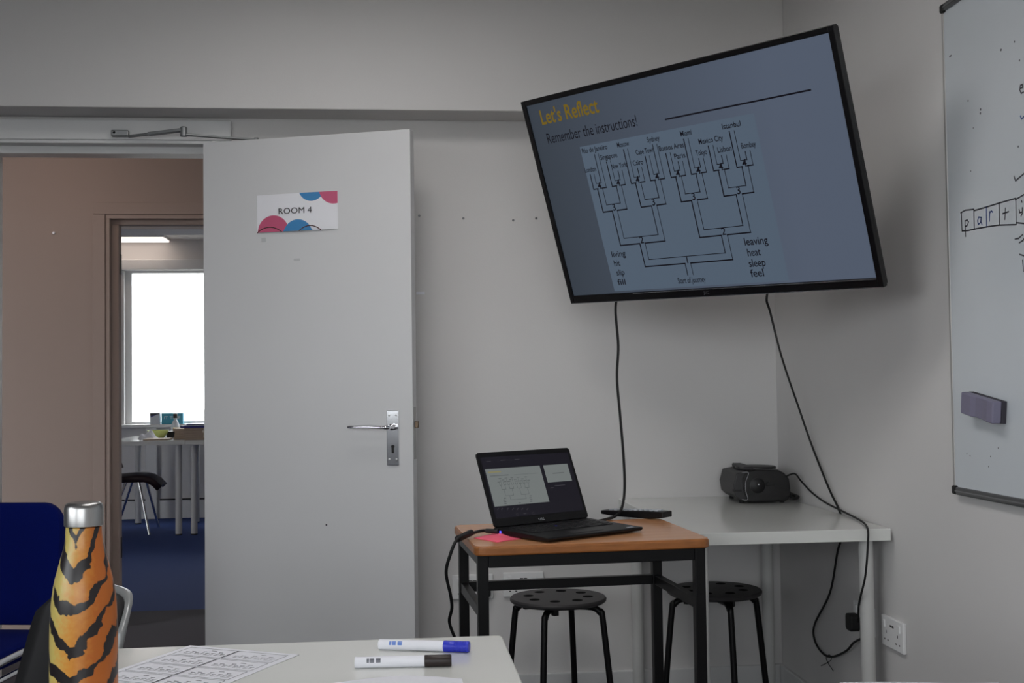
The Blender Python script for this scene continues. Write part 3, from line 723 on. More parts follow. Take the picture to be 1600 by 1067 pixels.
def rect_from(pts):
    P = [lp(*p) for p in pts]; return (P[0][0]+P[3][0])/2, (P[1][0]+P[2][0])/2, (P[2][1]+P[3][1])/2, (P[0][1]+P[1][1])/2
x0, x1, z0, z1 = rect_from(((135,212),(545,183),(622,452),(205,500)))
lsl = MB().poly([(x0,z0),(x1,z0),(x1,z1),(x0,z1)], ho, (1,0,0), up_, fr_, .0009).build('current_slide', LG, ls)
y0_, y1_, w0, w1 = x0, x1, z0, z1
x0, x1, z0, z1 = rect_from(((572,182),(757,168),(792,297),(610,312)))
MB().poly([(x0,z0),(x1,z0),(x1,z1),(x0,z1)], ho, (1,0,0), up_, fr_, .0009).build('next_slide', LG, ls)
lk = MB(); k9 = dict(o=ho, u=(1,0,0), v=up_, n=fr_, off=.0012)
lk.ribbon([(x0+(x1-x0)*.3, (z0+z1)/2), (x0+(x1-x0)*.75, (z0+z1)/2)], .0014, **k9)
sw, sh_ = y1_-y0_, w1-w0
mp = lambda a, b: (y0_+(a+TW/2)/TW*sw, w0+(b+TH/2)/TH*sh_)
def mini(p, L, Rr, eL, eR):
    lk.ribbon([(*mp(L[0], eL),), (*mp(L[0], p[1]),), (*mp(Rr[0], p[1]),), (*mp(Rr[0], eR),)], .0008, **k9)
mini(n1[0], n2[0], n2[1], n2[0][1], n2[1][1])
for k in range(2): mini(n2[k], n3[2*k], n3[2*k+1], n3[0][1], n3[0][1])
for k in range(4): mini(n3[k], n4[2*k], n4[2*k+1], n4[0][1], n4[0][1])
for k in range(8):
    a, b = cities[2*k], cities[2*k+1]; x = n4[k][0]
    mini(n4[k], (x-sp4*.24, 0), (x+sp4*.24, 0), c6(a[1], a[2])[1]-.02, c6(b[1], b[2])[1]-.02)
for nm, x, y in cities:
    a, b = c6(x, y); p = mp(a, b); lk.ribbon([(p[0]-.004, p[1]), (p[0]+.004, p[1])], .0013, **k9)
for x, y in ((378,855),(373,888),(385,921),(389,955),(866,809),(859,849),(870,887),(870,923),(638,949)):
    p = mp(*c6(x, y)); lk.ribbon([(p[0]-.003, p[1]), (p[0]+.003, p[1])], .0018, **k9)
p, p2 = mp(*c6(135, 455)), mp(*c6(448, 430)); lk.ribbon([p, (p2[0], p[1])], .0013, **k9)
p, p2 = mp(r0[0], ry), mp(r1[0], ry); lk.ribbon([p, p2], .0006, **k9)
lk.build('slide_ink', LK, ls)['kind'] = 'stuff'
p, p2 = mp(*c6(108, 385)), mp(*c6(312, 385)); MB().ribbon([p, (p2[0], p[1])], .0034, **k9).build('slide_title', screenmat('laptop_gold', (128, 122, 84), 1), ls)
dm_ = MB()
for x in (232, 262, 305, 345, 380, 415, 455): c = lp(x, 512); dm_.ribbon([(c[0]-.0025, c[1]-.002), (c[0]+.0025, c[1]+.002)], .0016, **k9)
for x, y, w in ((160,152,.014),(270,143,.017),(375,136,.015),(700,333,.036),(640,352,.009),(435,548,.008)): c = lp(x, y); dm_.ribbon([(c[0]-w/2, c[1]), (c[0]+w/2, c[1])], .0016, **k9)
for x, y in ((378,555),(500,545)):
    c = lp(x, y); dm_.ribbon([(c[0]+.0035*math.cos(t*math.pi/6), c[1]+.0035*math.sin(t*math.pi/6)) for t in range(13)], .0006, **k9)
dm_.build('screen_controls', LDIM, ls)['kind'] = 'stuff'
c = lp(568, 603); textmesh(MB(), 'DELL', ho+Vector((c[0],0,0))+up_*.0065, (1,0,0), up_, fr_, height=.0062, width=.021, bold=.03, off=.0008).build('logo', 'dvd', lap)

# charger lead with its inline block, running off the laptop's left side to the floor
ch = thing('charger_lead', 'black laptop charger lead drooping off the table edge', 'cable', (.1, 3.05, 0))
o = Vector((.1, 3.05, 0)); L = lambda p: Vector(p)-o
jack = Vector((.2588, 3.1011, TZ+.012)) + Matrix.Rotation(lth,3,'Z')@Vector((-.003, -.02, 0))
pts = [jack, atZ(755, 829, TZ+.012), atZ(738, 833, TZ+.012), atY(722, 838, 3.0), atY(712, 846, 2.98), atY(703, 868, 2.98), atY(697, 895, 3.0), atY(704, 930, 3.03), atY(706, 950, 3.05), atY(702, 970, 3.08), atY(708, 990, 3.1), atY(722, 1020, 3.15), atY(735, 1060, 3.2), Vector((.24, 3.35, .012)), Vector((.3, 3.6, .008))]
MB().tube([L(p) for p in smoothpath(pts)], .0042, 8).build('lead', 'rubber', ch, smooth=True)
MB().tube([L(atZ(736, 832, TZ+.013)), L(atY(715, 842, 2.99))], [.0085, .0085], 12).build('ferrite_block', 'rubber', ch)
MB().tube([L(jack), L(jack.lerp(pts[1], .8))], .006, 10).build('connector', 'rubber', ch)

# pink sticky note, lying crumpled in front of the laptop
nb_ = MB(); N = 12; nc = [atZ(740, 841, TZ), atZ(786, 831, TZ), atZ(815, 842, TZ), atZ(777, 848, TZ)]
for i in range(N+1):
    for j in range(N+1):
        a, b = i/N, j/N
        p = nc[0].lerp(nc[1], a).lerp(nc[3].lerp(nc[2], a), b)
        z = TZ+.0012 + .007*math.exp(-((a-.75)**2+(b-.35)**2)/.06) + .006*math.exp(-((a-.35)**2+(b-.75)**2)/.03)
        nb_.v.append(Vector((p.x, p.y, z)))
for i in range(N):
    for j in range(N): k = i*(N+1)+j; nb_.f.append((k, k+1, k+N+2, k+N+1))
nb_ = nb_.build('sticky_note', 'pink', smooth=True); nb_.modifiers.new('thick', 'SOLIDIFY').thickness = .0006
tag(nb_, 'bright pink sticky note lying crumpled beside the laptop', 'note')

# remote control
ra, rb_ = atZ(946, 804, TZ), atZ(1046, 812, TZ); rl = .222; rdir = (rb_-ra).normalized()
rc = ra + rdir*rl/2 + Vector((0, .0, 0))
rem = thing('remote_control', 'long black remote control with pale buttons behind the laptop', 'remote', (rc.x, rc.y, TZ+.0005), math.atan2(rdir.y, rdir.x))
MB().prism([(-rl/2,.004),(-rl/2,.015),(-.03,.018),(.04,.022),(rl/2,.023),(rl/2,.006),(.06,.0),(-.06,.0)], (0,.024,0), (1,0,0), (0,0,1), .048).build('case', 'black', rem, bevel=.003)
bt = MB()
for r in range(10):
    for k in range(3):
        x = -.085+r*.018; z = .0160+max(0, (x+.09))*.042
        bt.box(x, x+.009, -.016+k*.012, -.008+k*.012, z-.002, z+.0026)
bt = bt.build('buttons', 'paleb', rem); bt['kind'] = 'stuff'

# ------------------------------------------------------------------ stools
def make_stool(label, cx, cy, rz):
    t = thing('stool', label, 'stool', (cx, cy, 0), rz, 'round black stacking stools')
    se = MB(); r = .158; n = 40; hr = .017; hs = [(.082*math.cos(k*math.pi/4), .082*math.sin(k*math.pi/4)) for k in range(8)] 
    se.lathe([(.0001,.452),(.06,.452)], n)
    so = MB().lathe([(.0001,.436),(.150,.436),(r,.442),(r+.001,.448),(r-.003,.4535),(r-.02,.455),(.0001,.455)], n).build('seat', 'stool', t, smooth=True)
    for k in range(8):
        a = k*math.pi/4+.2; MB().lathe([(.0001,.4556),(hr,.4556),(hr,.45)], 20, (.098*math.cos(a), .098*math.sin(a), 0)).build('hole', 'hole', so)
    for k in range(4):
        a = math.pi/4+k*math.pi/2; c, s = math.cos(a), math.sin(a)
        lg = MB().tube(smoothpath([(.05*c,.05*s,.424),(.115*c,.115*s,.424),(.142*c,.142*s,.408),(.152*c,.152*s,.375),(.19*c,.19*s,.008)], 6), .0105, 12).build('leg', 'steel', t, smooth=True)
        MB().lathe([(.012,0),(.0125,.01)], 12, (.19*c, .19*s, 0)).build('foot', 'rubber', lg)
        MB().box(.105*math.cos(a+.2)-.009, .105*math.cos(a+.2)+.009, .105*math.sin(a+.2)-.009, .105*math.sin(a+.2)+.009, .412, .4365).build('stacking_block', 'black', t)
    return t
make_stool('round black stool with holes in its seat behind the beech table', *atZ(872, 935, .447).xy, R(20))
make_stool('round black stool pushed under the white corner desk', *atZ(1116, 923, .447).xy, R(50))

# ------------------------------------------------------------------ radio on the corner desk
bx = thing('radio', 'black compact radio cassette player on the corner desk', 'radio', (1.266, 4.075, DZ+.0005), R(-4))
hw3, hd3, hh = .092, .115, .118
prof = [(-hw3,.03),(-hw3-.004,.065),(-hw3+.006,.105),(-hw3+.03,hh-.008),(-.03,hh),(.05,hh-.003),(hw3-.02,hh-.015),(hw3-.004,hh-.035),(hw3,.05),(hw3-.006,.012),(hw3-.02,.006),(-hw3+.04,.004),(-hw3+.012,.012)]
MB().prism(prof, (0,hd3,0), (1,0,0), (0,0,1), 2*hd3).build('body', 'tvcase', bx, bevel=.006, seg=3)
for sx in (-.07, .07):
    for sy in (-.08, .08): MB().lathe([(.008,0),(.008,.01)], 10, (sx, sy, 0)).build('foot', 'rubber', bx)
# front panel on the left with its silver trim
MB().prism([(-hw3-.008,.03),(-hw3-.013,.065),(-hw3-.002,.105),(-hw3+.024,hh-.009),(-hw3+.036,hh-.006),(-hw3+.02,.085),(-hw3+.022,.05),(-hw3+.032,.016),(-hw3+.01,.012)], (0,hd3+.003,0), (1,0,0), (0,0,1), 2*hd3+.006).build('front_panel', 'grille', bx, bevel=.004)
tr_ = smoothpath([(-hw3+.016,-hd3-.0045,hh-.011),(-hw3+.036,-hd3-.0045,hh-.010),(-hw3+.037,-hd3-.0045,hh-.02),(-hw3+.028,-hd3-.0045,.075),(-hw3+.028,-hd3-.0045,.045),(-hw3+.034,-hd3-.0045,.016),(-hw3+.014,-hd3-.0045,.016)], 5)
MB().tube(tr_, .0012, 6).build('silver_trim', 'dvd', bx)
MB().box(-hw3-.012, -hw3+.014, -hd3-.0038, -hd3+.02, .042, .05).build('slot', 'rubber', bx)
MB().box(-hw3+.028, -hw3+.062, -hd3+.02, hd3-.02, hh-.006, hh+.008).build('button_bar', 'grille', bx, bevel=.004)
MB().lathe([(.07,hh-.006),(.07,hh+.001),(.066,hh+.003),(.0001,hh+.004)], 32, (.0,.0,0)).build('disc_lid', 'black', bx, smooth=True)
MB().lathe([(.026,0),(.026,.002),(.016,.005),(.0001,.006)], 28, (-hw3+.07, -hd3, .062), 'y').build('volume_knob', 'black', bx, smooth=True)
MB().lathe([(.003,.0062),(.0001,.0072)], 10, (-hw3+.073, -hd3, .066), 'y').build('knob_mark', 'dvd', bx)
MB().prism([(-.016,0),(0,.007),(.016,0),(.012,-.006),(-.012,-.006)], (.02,-hd3-.001,.068), (1,0,0), (0,0,1), .004).build('handle_catch', 'black', bx)
ha = MB().tube(smoothpath([(hw3-.012,-hd3+.02,.085),(hw3+.006,-hd3+.02,.02),(hw3+.034,-hd3+.03,.018),(hw3+.036,hd3-.06,.018),(hw3+.008,hd3-.05,.02),(hw3-.012,hd3-.05,.06)], 6), .0055, 8).build('carry_handle', 'black', bx, smooth=True)

# leads of the radio and the television
s4z = atX(1370, 997, XR).z
def cable(name, label, pts, r, m='rubber'):
    return tag(MB().tube(smoothpath(pts), r, 8).build(name, m, smooth=True), label, 'cable')
ex = XR-.012
cable('signal_cable', 'black cable hanging from the television to the laptop',
      [tm@Vector((tp_(962,468)[0], .06, OH0+.05)), atY(962, 476, 3.73), atY(966, 540, 3.72), atY(964, 590, 3.7), atY(969, 650, 3.66), atY(974, 710, 3.6), atY(976, 760, 3.5), atY(972, 792, 3.42), atZ(962, 806, TZ+.006), atZ(944, 812, TZ+.008), Vector((.2588,3.1011,TZ+.011))+Matrix.Rotation(lth,3,'Z')@Vector((LWd+.002, -.03, 0))], .0042)
cable('television_lead', 'black power lead from the television down behind the desk to the wall socket',
      [tm@Vector((tp_(1196,455)[0], .06, OH0+.05)), atY(1198, 464, 3.42), atY(1204, 490, 3.45), atX(1222, 560, 1.31), atX(1249, 640, 1.36), atX(1270, 700, ex), atX(1296, 765, ex), atX(1311, 797, ex+.0065), Vector((ex+.0065, 3.605, .68)), atX(1309, 860, ex), atX(1297, 925, ex), atX(1273, 975, ex), atX(1273, 1000, ex), atX(1285, 1020, ex), atX(1300, 1026, ex), atX(1322, 1017, ex-.004), atX(1334, 1004, ex-.008), Vector((XR-.03, 3.43, s4z-.012))], .0036)
rl0 = Vector((1.266+.07, 3.985, DZ+.085))
wx = XR-.007
cable('radio_lead', 'thin black lead from the radio over the front edge of the corner desk',
      [rl0, atY(1241, 740, 3.93), atX(1252, 752, wx), atX(1268, 769, wx), atX(1288, 784, wx), atX(1311, 796, wx), atZ(1335, 808, DZ+.004), atZ(1350, 817, DZ+.005), atY(1356, 828, DY0-.006), atY(1356, 850, DY0-.012), atY(1352, 900, DY0+.0), atY(1342, 945, 3.3), Vector((XR-.036, 3.425, s4z+.03))], .003)
tw = thing('wire_tie', 'black wire tie twisted around the hanging lead', 'wire tie', tuple(atX(1296, 1028, ex-.004)))
o = atX(1296, 1028, ex-.004)
MB().tube([p-o for p in smoothpath([atX(1283,1040,ex-.004), atX(1293,1035,ex-.004), atX(1299,1030,ex-.004), atX(1296,1023,ex-.006), atX(1291,1027,ex-.006), atX(1294,1036,ex-.006), atX(1302,1048,ex-.004)], 5)], .0013, 6).build('wire', 'rubber', tw)

# ------------------------------------------------------------------ wall sockets
def socket(name, label, o, u, n, usb=True, group='white double wall sockets'):
    """plate 146 x 86, lower left corner o, along u, out of the wall n"""
    u, n = Vector(u), Vector(n); mtx = Matrix(((u.x, -n.x, 0, o[0]), (u.y, -n.y, 0, o[1]), (u.z, -n.z, 1, o[2]), (0,0,0,1)))
    t = thing(name, label, 'wall socket', mtx=mtx, group=group)
    MB().box(0, .146, -.011, 0, 0, .086).build('plate', 'plast', t, bevel=.003)
    for cx in (.035, .111):
        MB().box(cx-.006+(-.012 if cx < .07 else .012), cx+.006+(-.012 if cx < .07 else .012), -.0145, -.0105, .054, .075).build('switch', 'plast', t, bevel=.001)
        for dx, dz, w, h in ((0,.042,.004,.008),(-.011,.02,.007,.004),(.011,.02,.007,.004)):
            MB().box(cx+dx-w/2, cx+dx+w/2, -.0113, -.0108, dz-h/2, dz+h/2).build('pin_hole', 'grille', t)
    if usb:
        for cx in (.066, .08): MB().box(cx-.006, cx+.006, -.0113, -.0108, .06, .066).build('usb_port', 'rubber', t)
    return t
s1 = atY(706.6, 936, YB); s2 = atY(786.2, 932, YB)
socket('wall_socket', 'white double wall socket partly behind the left legs of the beech table', (s1.x, YB-.0005, s1.z), (1,0,0), (0,-1,0))
socket('wall_socket', 'white double wall socket low on the back wall above the stool', (s2.x, YB-.0005, s2.z), (1,0,0), (0,-1,0))
s3 = atX(1383, 1005, XR)
socket('wall_socket', 'white double wall socket low on the right wall right of the desk leg', (XR-.0005, 3.32, s3.z), (0,-1,0), (-1,0,0))
socket('wall_socket', 'white wall socket hidden edge-on behind the desk leg with a plug in it', (XR-.0005, 3.53, s4z), (0,-1,0), (-1,0,0), usb=False)
# plugs
pg = thing('plug', 'black plug in the socket behind the corner desk leg', 'plug', (XR-.013, 3.425, s4z+.012))
MB().prism(rrect(.05, .052, .012, 4, 0, .03), (0,0,0), (0,-1,0), (0,0,1), .0).v
MB().prism(rrect(.048, .05, .012, 4, 0, .028), (-.028,0,0), (0,-1,0), (0,0,1), -.028 if (Vector((0,-1,0)).cross(Vector((0,0,1)))).x > 0 else .028).build('plug_body', 'rubber', pg, bevel=.003)
MB().tube([(-.014,0,.006),(-.016,0,-.022)], [.006,.0045], 10).build('cable_grip', 'rubber', pg)
pg2 = thing('plug', 'black plug in the socket behind the front left table leg', 'plug', (s1.x+.111, YB-.0125, s1.z+.006))
MB().prism(rrect(.048, .048, .012, 4, 0, .026), (0,0,0), (1,0,0), (0,0,1), .026).build('plug_body', 'rubber', pg2, bevel=.003)
MB().tube([(0,-.014,.006),(0,-.016,-.012)], [.006,.0045], 10).build('cable_grip', 'rubber', pg2)

# ------------------------------------------------------------------ whiteboard on the right wall
BY1, BZ0, BZ1, BY0 = 2.846, .866, 2.098, 1.05
wb = thing('whiteboard', 'whiteboard with aluminium frame and handwritten letters on the right wall', 'whiteboard', (XR-.001, (BY0+BY1)/2, BZ0))
yc = (BY0+BY1)/2; hh2 = (BY1-BY0)/2; BH = BZ1-BZ0
surf = MB().box(-.012, -.003, -hh2+.008, hh2-.008, .01, BH-.01).build('board_surface', 'wb', wb)
for a in (MB().box(-.0145, -.001, hh2-.009, hh2, .02, BH-.02), MB().box(-.0145, -.001, -hh2, -hh2+.009, .02, BH-.02)):
    a.build('frame_side', 'alul', wb, bevel=.002)
for z0, z1 in ((0, .019), (BH-.019, BH)):
    fr = MB().box(-.019, -.001, -hh2+.02, hh2-.02, z0, z1).build('frame_rail', 'alu', wb, bevel=.003)
    MB().box(-.0205, -.0188, -hh2+.02, hh2-.02, z0+.008, z0+.011).build('groove_lip', 'closer', fr)
for sy in (-1, 1):
    for z in (0, BH-.022): MB().box(-.0205, -.0005, min(sy*hh2, sy*(hh2-.021)), max(sy*hh2, sy*(hh2-.021)), z, z+.022).build('corner_cap', 'black', wb, bevel=.005, seg=3)
XWB = XR-.001-.012
def wpt(px, py): p = atX(px, py, XWB); return -(p.y-yc), p.z-BZ0
def wc_(x, y): return wpt(1400+x/2.667, y/2.667)
WU, WV, WN, WO = (0,-1,0), (0,0,1), (-1,0,0), (-.012,0,0)
kk = dict(o=WO, u=WU, v=WV, n=WN, off=.0005)
bl, bu = MB(), MB(); hw4 = .0045
for st_ in ([(270,887),(290,876),(325,872)], [(325,878),(380,862),(430,846),(500,826)], [(498,832),(534,811),(600,790)], [(273,890),(276,962),(300,961),(325,955)], [(325,872),(327,957)], [(325,955),(380,945),(430,938),(500,936),(502,930)], [(500,826),(502,936)], [(502,928),(534,931),(600,936)], [(430,846),(432,938)],
            [(288,920),(291,985)], [(288,922),(297,916),(303,925),(297,940),(289,944)],
            [(457,868),(454,914)], [(446,890),(470,882)],
            [(514,873),(517,886),(525,884)], [(527,866),(527,890),(522,900)], [(524,836),(526,842)],
            [(493,735),(499,753),(512,742),(534,724),(590,690)], [(497,996),(512,993),(528,978)], [(514,1012),(528,1003),(540,988)],
            [(519,368),(529,364),(527,352),(519,356),(517,374),(522,389),(532,384)], [(224,236),(231,231)], [(516,1060),(536,1066)], [(528,1085),(532,1130)], [(540,1095),(541,1130)]):
    MB().ribbon([wc_(*p) for p in st_], hw4*.8, **kk).build('black_pen_stroke', 'wbk', surf)
for st_ in ([(356,906),(345,905),(341,920),(344,935),(352,928),(356,908)], [(356,906),(355,925),(359,935)], [(392,882),(390,921)], [(392,886),(398,879),(404,884)], [(377,862),(378,946)], [(519,484),(524,496),(534,486),(560,470)]):
    MB().ribbon([wc_(*p) for p in st_], .0036, **kk).build('blue_pen_stroke', 'wbb', surf)
sp = MB()
for x, y, r in ((438,208,3),(494,174,2.5),(515,252,2.5),(353,456,3),(352,472,3),(301,420,2.5),(510,611,2.5),(312,713,2),(323,533,2)):
    a, b = wc_(x, y); sp.poly([(a+.0011*r*math.cos(t*math.pi/4), b+.0011*r*math.sin(t*math.pi/4)) for t in range(8)], WO, WU, WV, WN, .0004)
for x, y in ((1516,712),(1511,709),(1548,713),(1545,729),(1560,700)):
    a, b = wpt(x, y); sp.poly([(a+.002*math.cos(t*math.pi/4), b+.002*math.sin(t*math.pi/4)) for t in range(8)], WO, WU, WV, WN, .0004)
sp.build('ink_specks', 'wbk', surf)['kind'] = 'stuff'
# magnetic eraser
ea, eb = atX(1520, 640, XWB), atX(1572, 640, XWB); ezt, ezb = atX(1512, 618, XWB).z, atX(1512, 651, XWB).z
er = thing('board_eraser', 'purple grey magnetic eraser stuck to the whiteboard', 'eraser', (XWB-.0005, (ea.y+eb.y)/2, ezb))
el_ = (ea.y-eb.y)/2; eh = ezt-ezb
er.rotation_euler = (R(8), 0, 0)
MB().box(-.012, 0, -el_, el_, 0, eh).build('felt_pad', 'felt', er)
MB().prism([(-el_,.012),(-el_,.034),(-el_*.7,.036),(-el_*.3,.030),(el_*.1,.030),(el_*.3,.036),(el_*.95,.034),(el_,.012)], (0,0,eh), (0,1,0), (-1,0,0), -eh if (Vector((0,1,0)).cross(Vector((-1,0,0)))).z > 0 else eh).build('grip', 'eraser', er, bevel=.003)

# ------------------------------------------------------------------ near white table
NZ = .73
nx0, nx1, ny1 = -.487, .180, 2.022
nt_ = thing('table', 'white laminate table in the foreground with papers and markers', 'table', ((nx0+nx1)/2, ny1-.7, 0), 0)
hw5 = (nx1-nx0)/2
MB().prism(rrect(2*hw5, 1.4, .012), (0,0,NZ-.026), (1,0,0), (0,1,0), .026).build('table_top', 'white', nt_, bevel=.003)
for sx in (-1, 1):
    for sy in (-1, 1):
        lg = MB().lathe([(.02,.01),(.02,NZ-.026)], 16, (sx*(hw5-.06), sy*.63, 0)).build('leg', 'whitel', nt_, smooth=True)
        MB().lathe([(.021,0),(.021,.012)], 16, (sx*(hw5-.06), sy*.63, 0)).build('foot', 'rubber', lg)
ZT = NZ+.0004
# printed sheet with the card grid
A0, B0 = atZ(297, 1008.5, ZT), atZ(479, 1024, ZT)
pu = (B0-A0); pu.z = 0; pu.normalize(); pv = Vector((pu.y, -pu.x, 0)); PWd, PHt = .21, .297
ps = thing('worksheet', 'printed worksheet with a grid of dotted cards on the white table', 'paper', (A0.x, A0.y, ZT), math.atan2(pu.y, pu.x))
MB().box(0, PWd, -PHt, 0, 0, .0004).build('sheet', 'paper', ps)
pr_ = MB(); kp = dict(o=(0,0,.0004), u=(1,0,0), v=(0,1,0), n=(0,0,1), off=.0003)
for r in range(5):
    for cidx in range(2):
        x0 = .012+cidx*.094; x1 = x0+.091; y0 = -.012-r*.056; y1 = y0-.050
        pr_.ribbon([(x0,y0),(x1,y0)], .0011, **kp); pr_.ribbon([(x0,y1),(x1,y1)], .0011, **kp)
        pr_.ribbon([(x0,y0),(x0,y1)], .0009, **kp); pr_.ribbon([(x1,y0),(x1,y1)], .0024 if cidx == 0 else .0011, **kp)
        for k in range(8):
            xx = x0+.014+k*.0095; yb_ = y1+.011
            hgt = (.008,.012,.006,.016,.007,.010,.018,.008)[k]
            pr_.ribbon([(xx,yb_),(xx,yb_+hgt)], .0007, **kp); pr_.ribbon([(xx+.003,yb_),(xx+.003,yb_+hgt*.8)], .0005, **kp)
            pr_.ribbon([(xx-.002,yb_+hgt+.002),(xx+.004,yb_+hgt+.002)], .002, **kp)
            if k % 2 == 0: pr_.ribbon([(xx,yb_),(xx+.0095,yb_)], .0007, **kp)
        pr_.ribbon([(x0+.05,y0-.012),(x0+.058,y0-.012)], .002, **kp)
pr_.build('print', 'ink', ps)
# plain sheet nearer the camera
p0 = atZ(640, 1056, ZT)
tag(MB().prism([(-.13,-.29),(.08,-.29),(.075,-.03),(.04,-.012),(-.005,.002),(-.05,-.004),(-.12,-.03)], (p0.x, p0.y, ZT), (1,0,0), (0,1,0), .0005).build('paper_sheet', 'paper'), 'blank white sheet of paper at the bottom edge of the table', 'paper')
# markers
def marker(pa, pb, capm, inkm, label, ribs):
    a, b = atZ(*pa, ZT+.0085), atZ(*pb, ZT+.0085); d = b-a; L_ = d.length
    mk = thing('marker_pen', label, 'marker', (a.x, a.y, ZT+.0085), math.atan2(d.y, d.x), group='whiteboard markers on the white table')
    MB().lathe([(.0001,0),(.0075,0),(.0082,.001),(.0084,L_*.73)], 24, (0,0,0), 'x').build('barrel', 'paper', mk, smooth=True)
    cp = [(.0084,L_*.72),(.0090,L_*.725)]
    if ribs:
        for k in range(7): cp += [(.0090,L_*(.84+k*.02)),(.0084,L_*(.847+k*.02)),(.0090,L_*(.854+k*.02))]
    cp += [(.0090,L_*.985),(.0080,L_),(.0001,L_)]
    MB().lathe(cp, 24, (0,0,0), 'x').build('cap', capm, mk, smooth=True)
    lt = MB()
    for g0, g1 in ((.10,.12),(.126,.16),(.176,.215)):
        for r in range(4):
            for (th0, th1) in ((.15+r*.2, .15+r*.2+.15),):
                vs = []
                for x in (g0*1.25, g1*1.25):
                    for th in (th0, th1): vs.append((x*L_, -.0086*math.cos(th), .0086*math.sin(th)))
                lt.add(vs, [(0,2,3,1)])
    lt.build('print', inkm, mk)
marker((592.5, 1006.5), (733.5, 1010.5), 'blue', 'blueink', 'white marker pen with ribbed blue cap on the table', True)
marker((554.5, 1035), (705.5, 1031.5), 'brown', 'ink', 'white marker pen with plain black cap on the table', False)

# papers on the neighbouring table that just peep into the frame
n2_ = thing('table', 'white laminate table just below the frame on the right', 'table', (.95, .9, 0))
MB().prism(rrect(.7, 1.38, .012), (0,0,NZ-.026), (1,0,0), (0,1,0), .026).build('table_top', 'white', n2_, bevel=.003)
for sx in (-1, 1):
    for sy in (-1, 1):
        lg = MB().lathe([(.02,.01),(.02,NZ-.026)], 16, (sx*.29, sy*.6, 0)).build('leg', 'whitel', n2_, smooth=True)
        MB().lathe([(.021,0),(.021,.012)], 16, (sx*.29, sy*.6, 0)).build('foot', 'rubber', lg)
pc = MB(); N = 20; e0, e1 = atZ(1312, 1066.5, ZT+.012), atZ(1560, 1066, ZT+.012)
for i in range(N+1):
    for j in range(7):
        a, b = i/N, j/6
        pc.v.append(Vector((e0.x+(e1.x-e0.x)*a, e0.y-.03*a-.2*b, ZT+.0012+.011*(1-b)**2*(1+.10*math.sin(6*a)))))
for i in range(N):
    for j in range(6): k = i*7+j; pc.f.append((k, k+1, k+8, k+7))
pc = pc.build('curled_paper', 'paper', smooth=True); pc.modifiers.new('thick', 'SOLIDIFY').thickness = .0006
tag(pc, 'curled white paper edge at the bottom right of the picture', 'paper')

# ------------------------------------------------------------------ tiger striped bottle
def tiger():
    m = bpy.data.materials.new('tiger_print'); m.use_nodes = True; nt = m.node_tree; b = nt.nodes['Principled BSDF']
    b.inputs['Roughness'].default_value = .33
    N_ = lambda t: nt.nodes.new(t); Lk = nt.links.new
    def math_(op, a, c=None, clamp=False):
        n = N_('ShaderNodeMath'); n.operation = op; n.use_clamp = clamp
        for i, v in enumerate((a, c)):
            if v is None: continue
            if isinstance(v, (int, float)): n.inputs[i].default_value = v
            else: Lk(v, n.inputs[i])
        return n.outputs[0]
    tc = N_('ShaderNodeTexCoord'); sp = N_('ShaderNodeSeparateXYZ'); Lk(tc.outputs['Object'], sp.inputs[0])
    x, y, z = sp.outputs
    ang_ = math_('ARCTAN2', x, math_('MULTIPLY', y, -1.0))
    rel = math_('ABSOLUTE', math_('ADD', ang_, .17))
    nz = N_('ShaderNodeTexNoise'); nz.inputs['Scale'].default_value = 26; nz.inputs['Detail'].default_value = 2; Lk(tc.outputs['Object'], nz.inputs['Vector'])
    nz2 = N_('ShaderNodeTexNoise'); nz2.inputs['Scale'].default_value = 190; nz2.inputs['Detail'].default_value = 3; Lk(tc.outputs['Object'], nz2.inputs['Vector'])
    ph = math_('SUBTRACT', z, math_('MULTIPLY', rel, .036))
    ph = math_('ADD', ph, math_('MULTIPLY', math_('SUBTRACT', nz.outputs[0], .5), .055))
    ph = math_('ADD', ph, math_('MULTIPLY', math_('SUBTRACT', nz2.outputs[0], .5), .010))
    wv = math_('SINE', math_('MULTIPLY', ph, 2*math.pi/.041))
    # stripes break up along their length
    nz3 = N_('ShaderNodeTexNoise'); nz3.inputs['Scale'].default_value = 34; nz3.inputs['Detail'].default_value = 1
    mp3 = N_('ShaderNodeMapping'); mp3.inputs['Location'].default_value = (3.1, 1.7, .4); Lk(tc.outputs['Object'], mp3.inputs[0]); Lk(mp3.outputs[0], nz3.inputs['Vector'])
    thr = math_('ADD', .30, math_('MULTIPLY', math_('SUBTRACT', nz3.outputs[0], .46), 2.6))
    mask = math_('MULTIPLY', math_('SUBTRACT', wv, thr), 7.0, True)
    fur = N_('ShaderNodeValToRGB'); e = fur.color_ramp.elements
    e[0].position = .0; e[0].color = (*lin((196, 176, 98)), 1); e[1].position = 1.0; e[1].color = (*lin((186, 100, 30)), 1)
    e2 = e.new(.45); e2.color = (*lin((206, 140, 56)), 1)
    t = math_('ADD', math_('MULTIPLY', math_('ADD', ang_, .55), .75), math_('MULTIPLY', math_('SUBTRACT', .25, z), 1.6))
    t = math_('ADD', t, math_('MULTIPLY', math_('SUBTRACT', nz2.outputs[0], .5), .55), True)
    Lk(t, fur.inputs[0])
    mx = N_('ShaderNodeMix'); mx.data_type = 'RGBA'
    Lk(mask, mx.inputs['Factor']); Lk(fur.outputs[0], mx.inputs['A']); mx.inputs['B'].default_value = (*lin((28, 22, 24)), 1)
    Lk(mx.outputs['Result'], b.inputs['Base Color']); return m
M['tiger'] = tiger()
BY = 1.42
bc_ = atY(131, 900, BY)
bot = thing('water_bottle', 'tiger striped metal water bottle with brushed steel cap', 'bottle', (bc_.x, BY, NZ))
topz = atY(131, 785, BY).z-NZ
k = BY/FPX
def bz_(py): return atY(131, py, BY).z-NZ
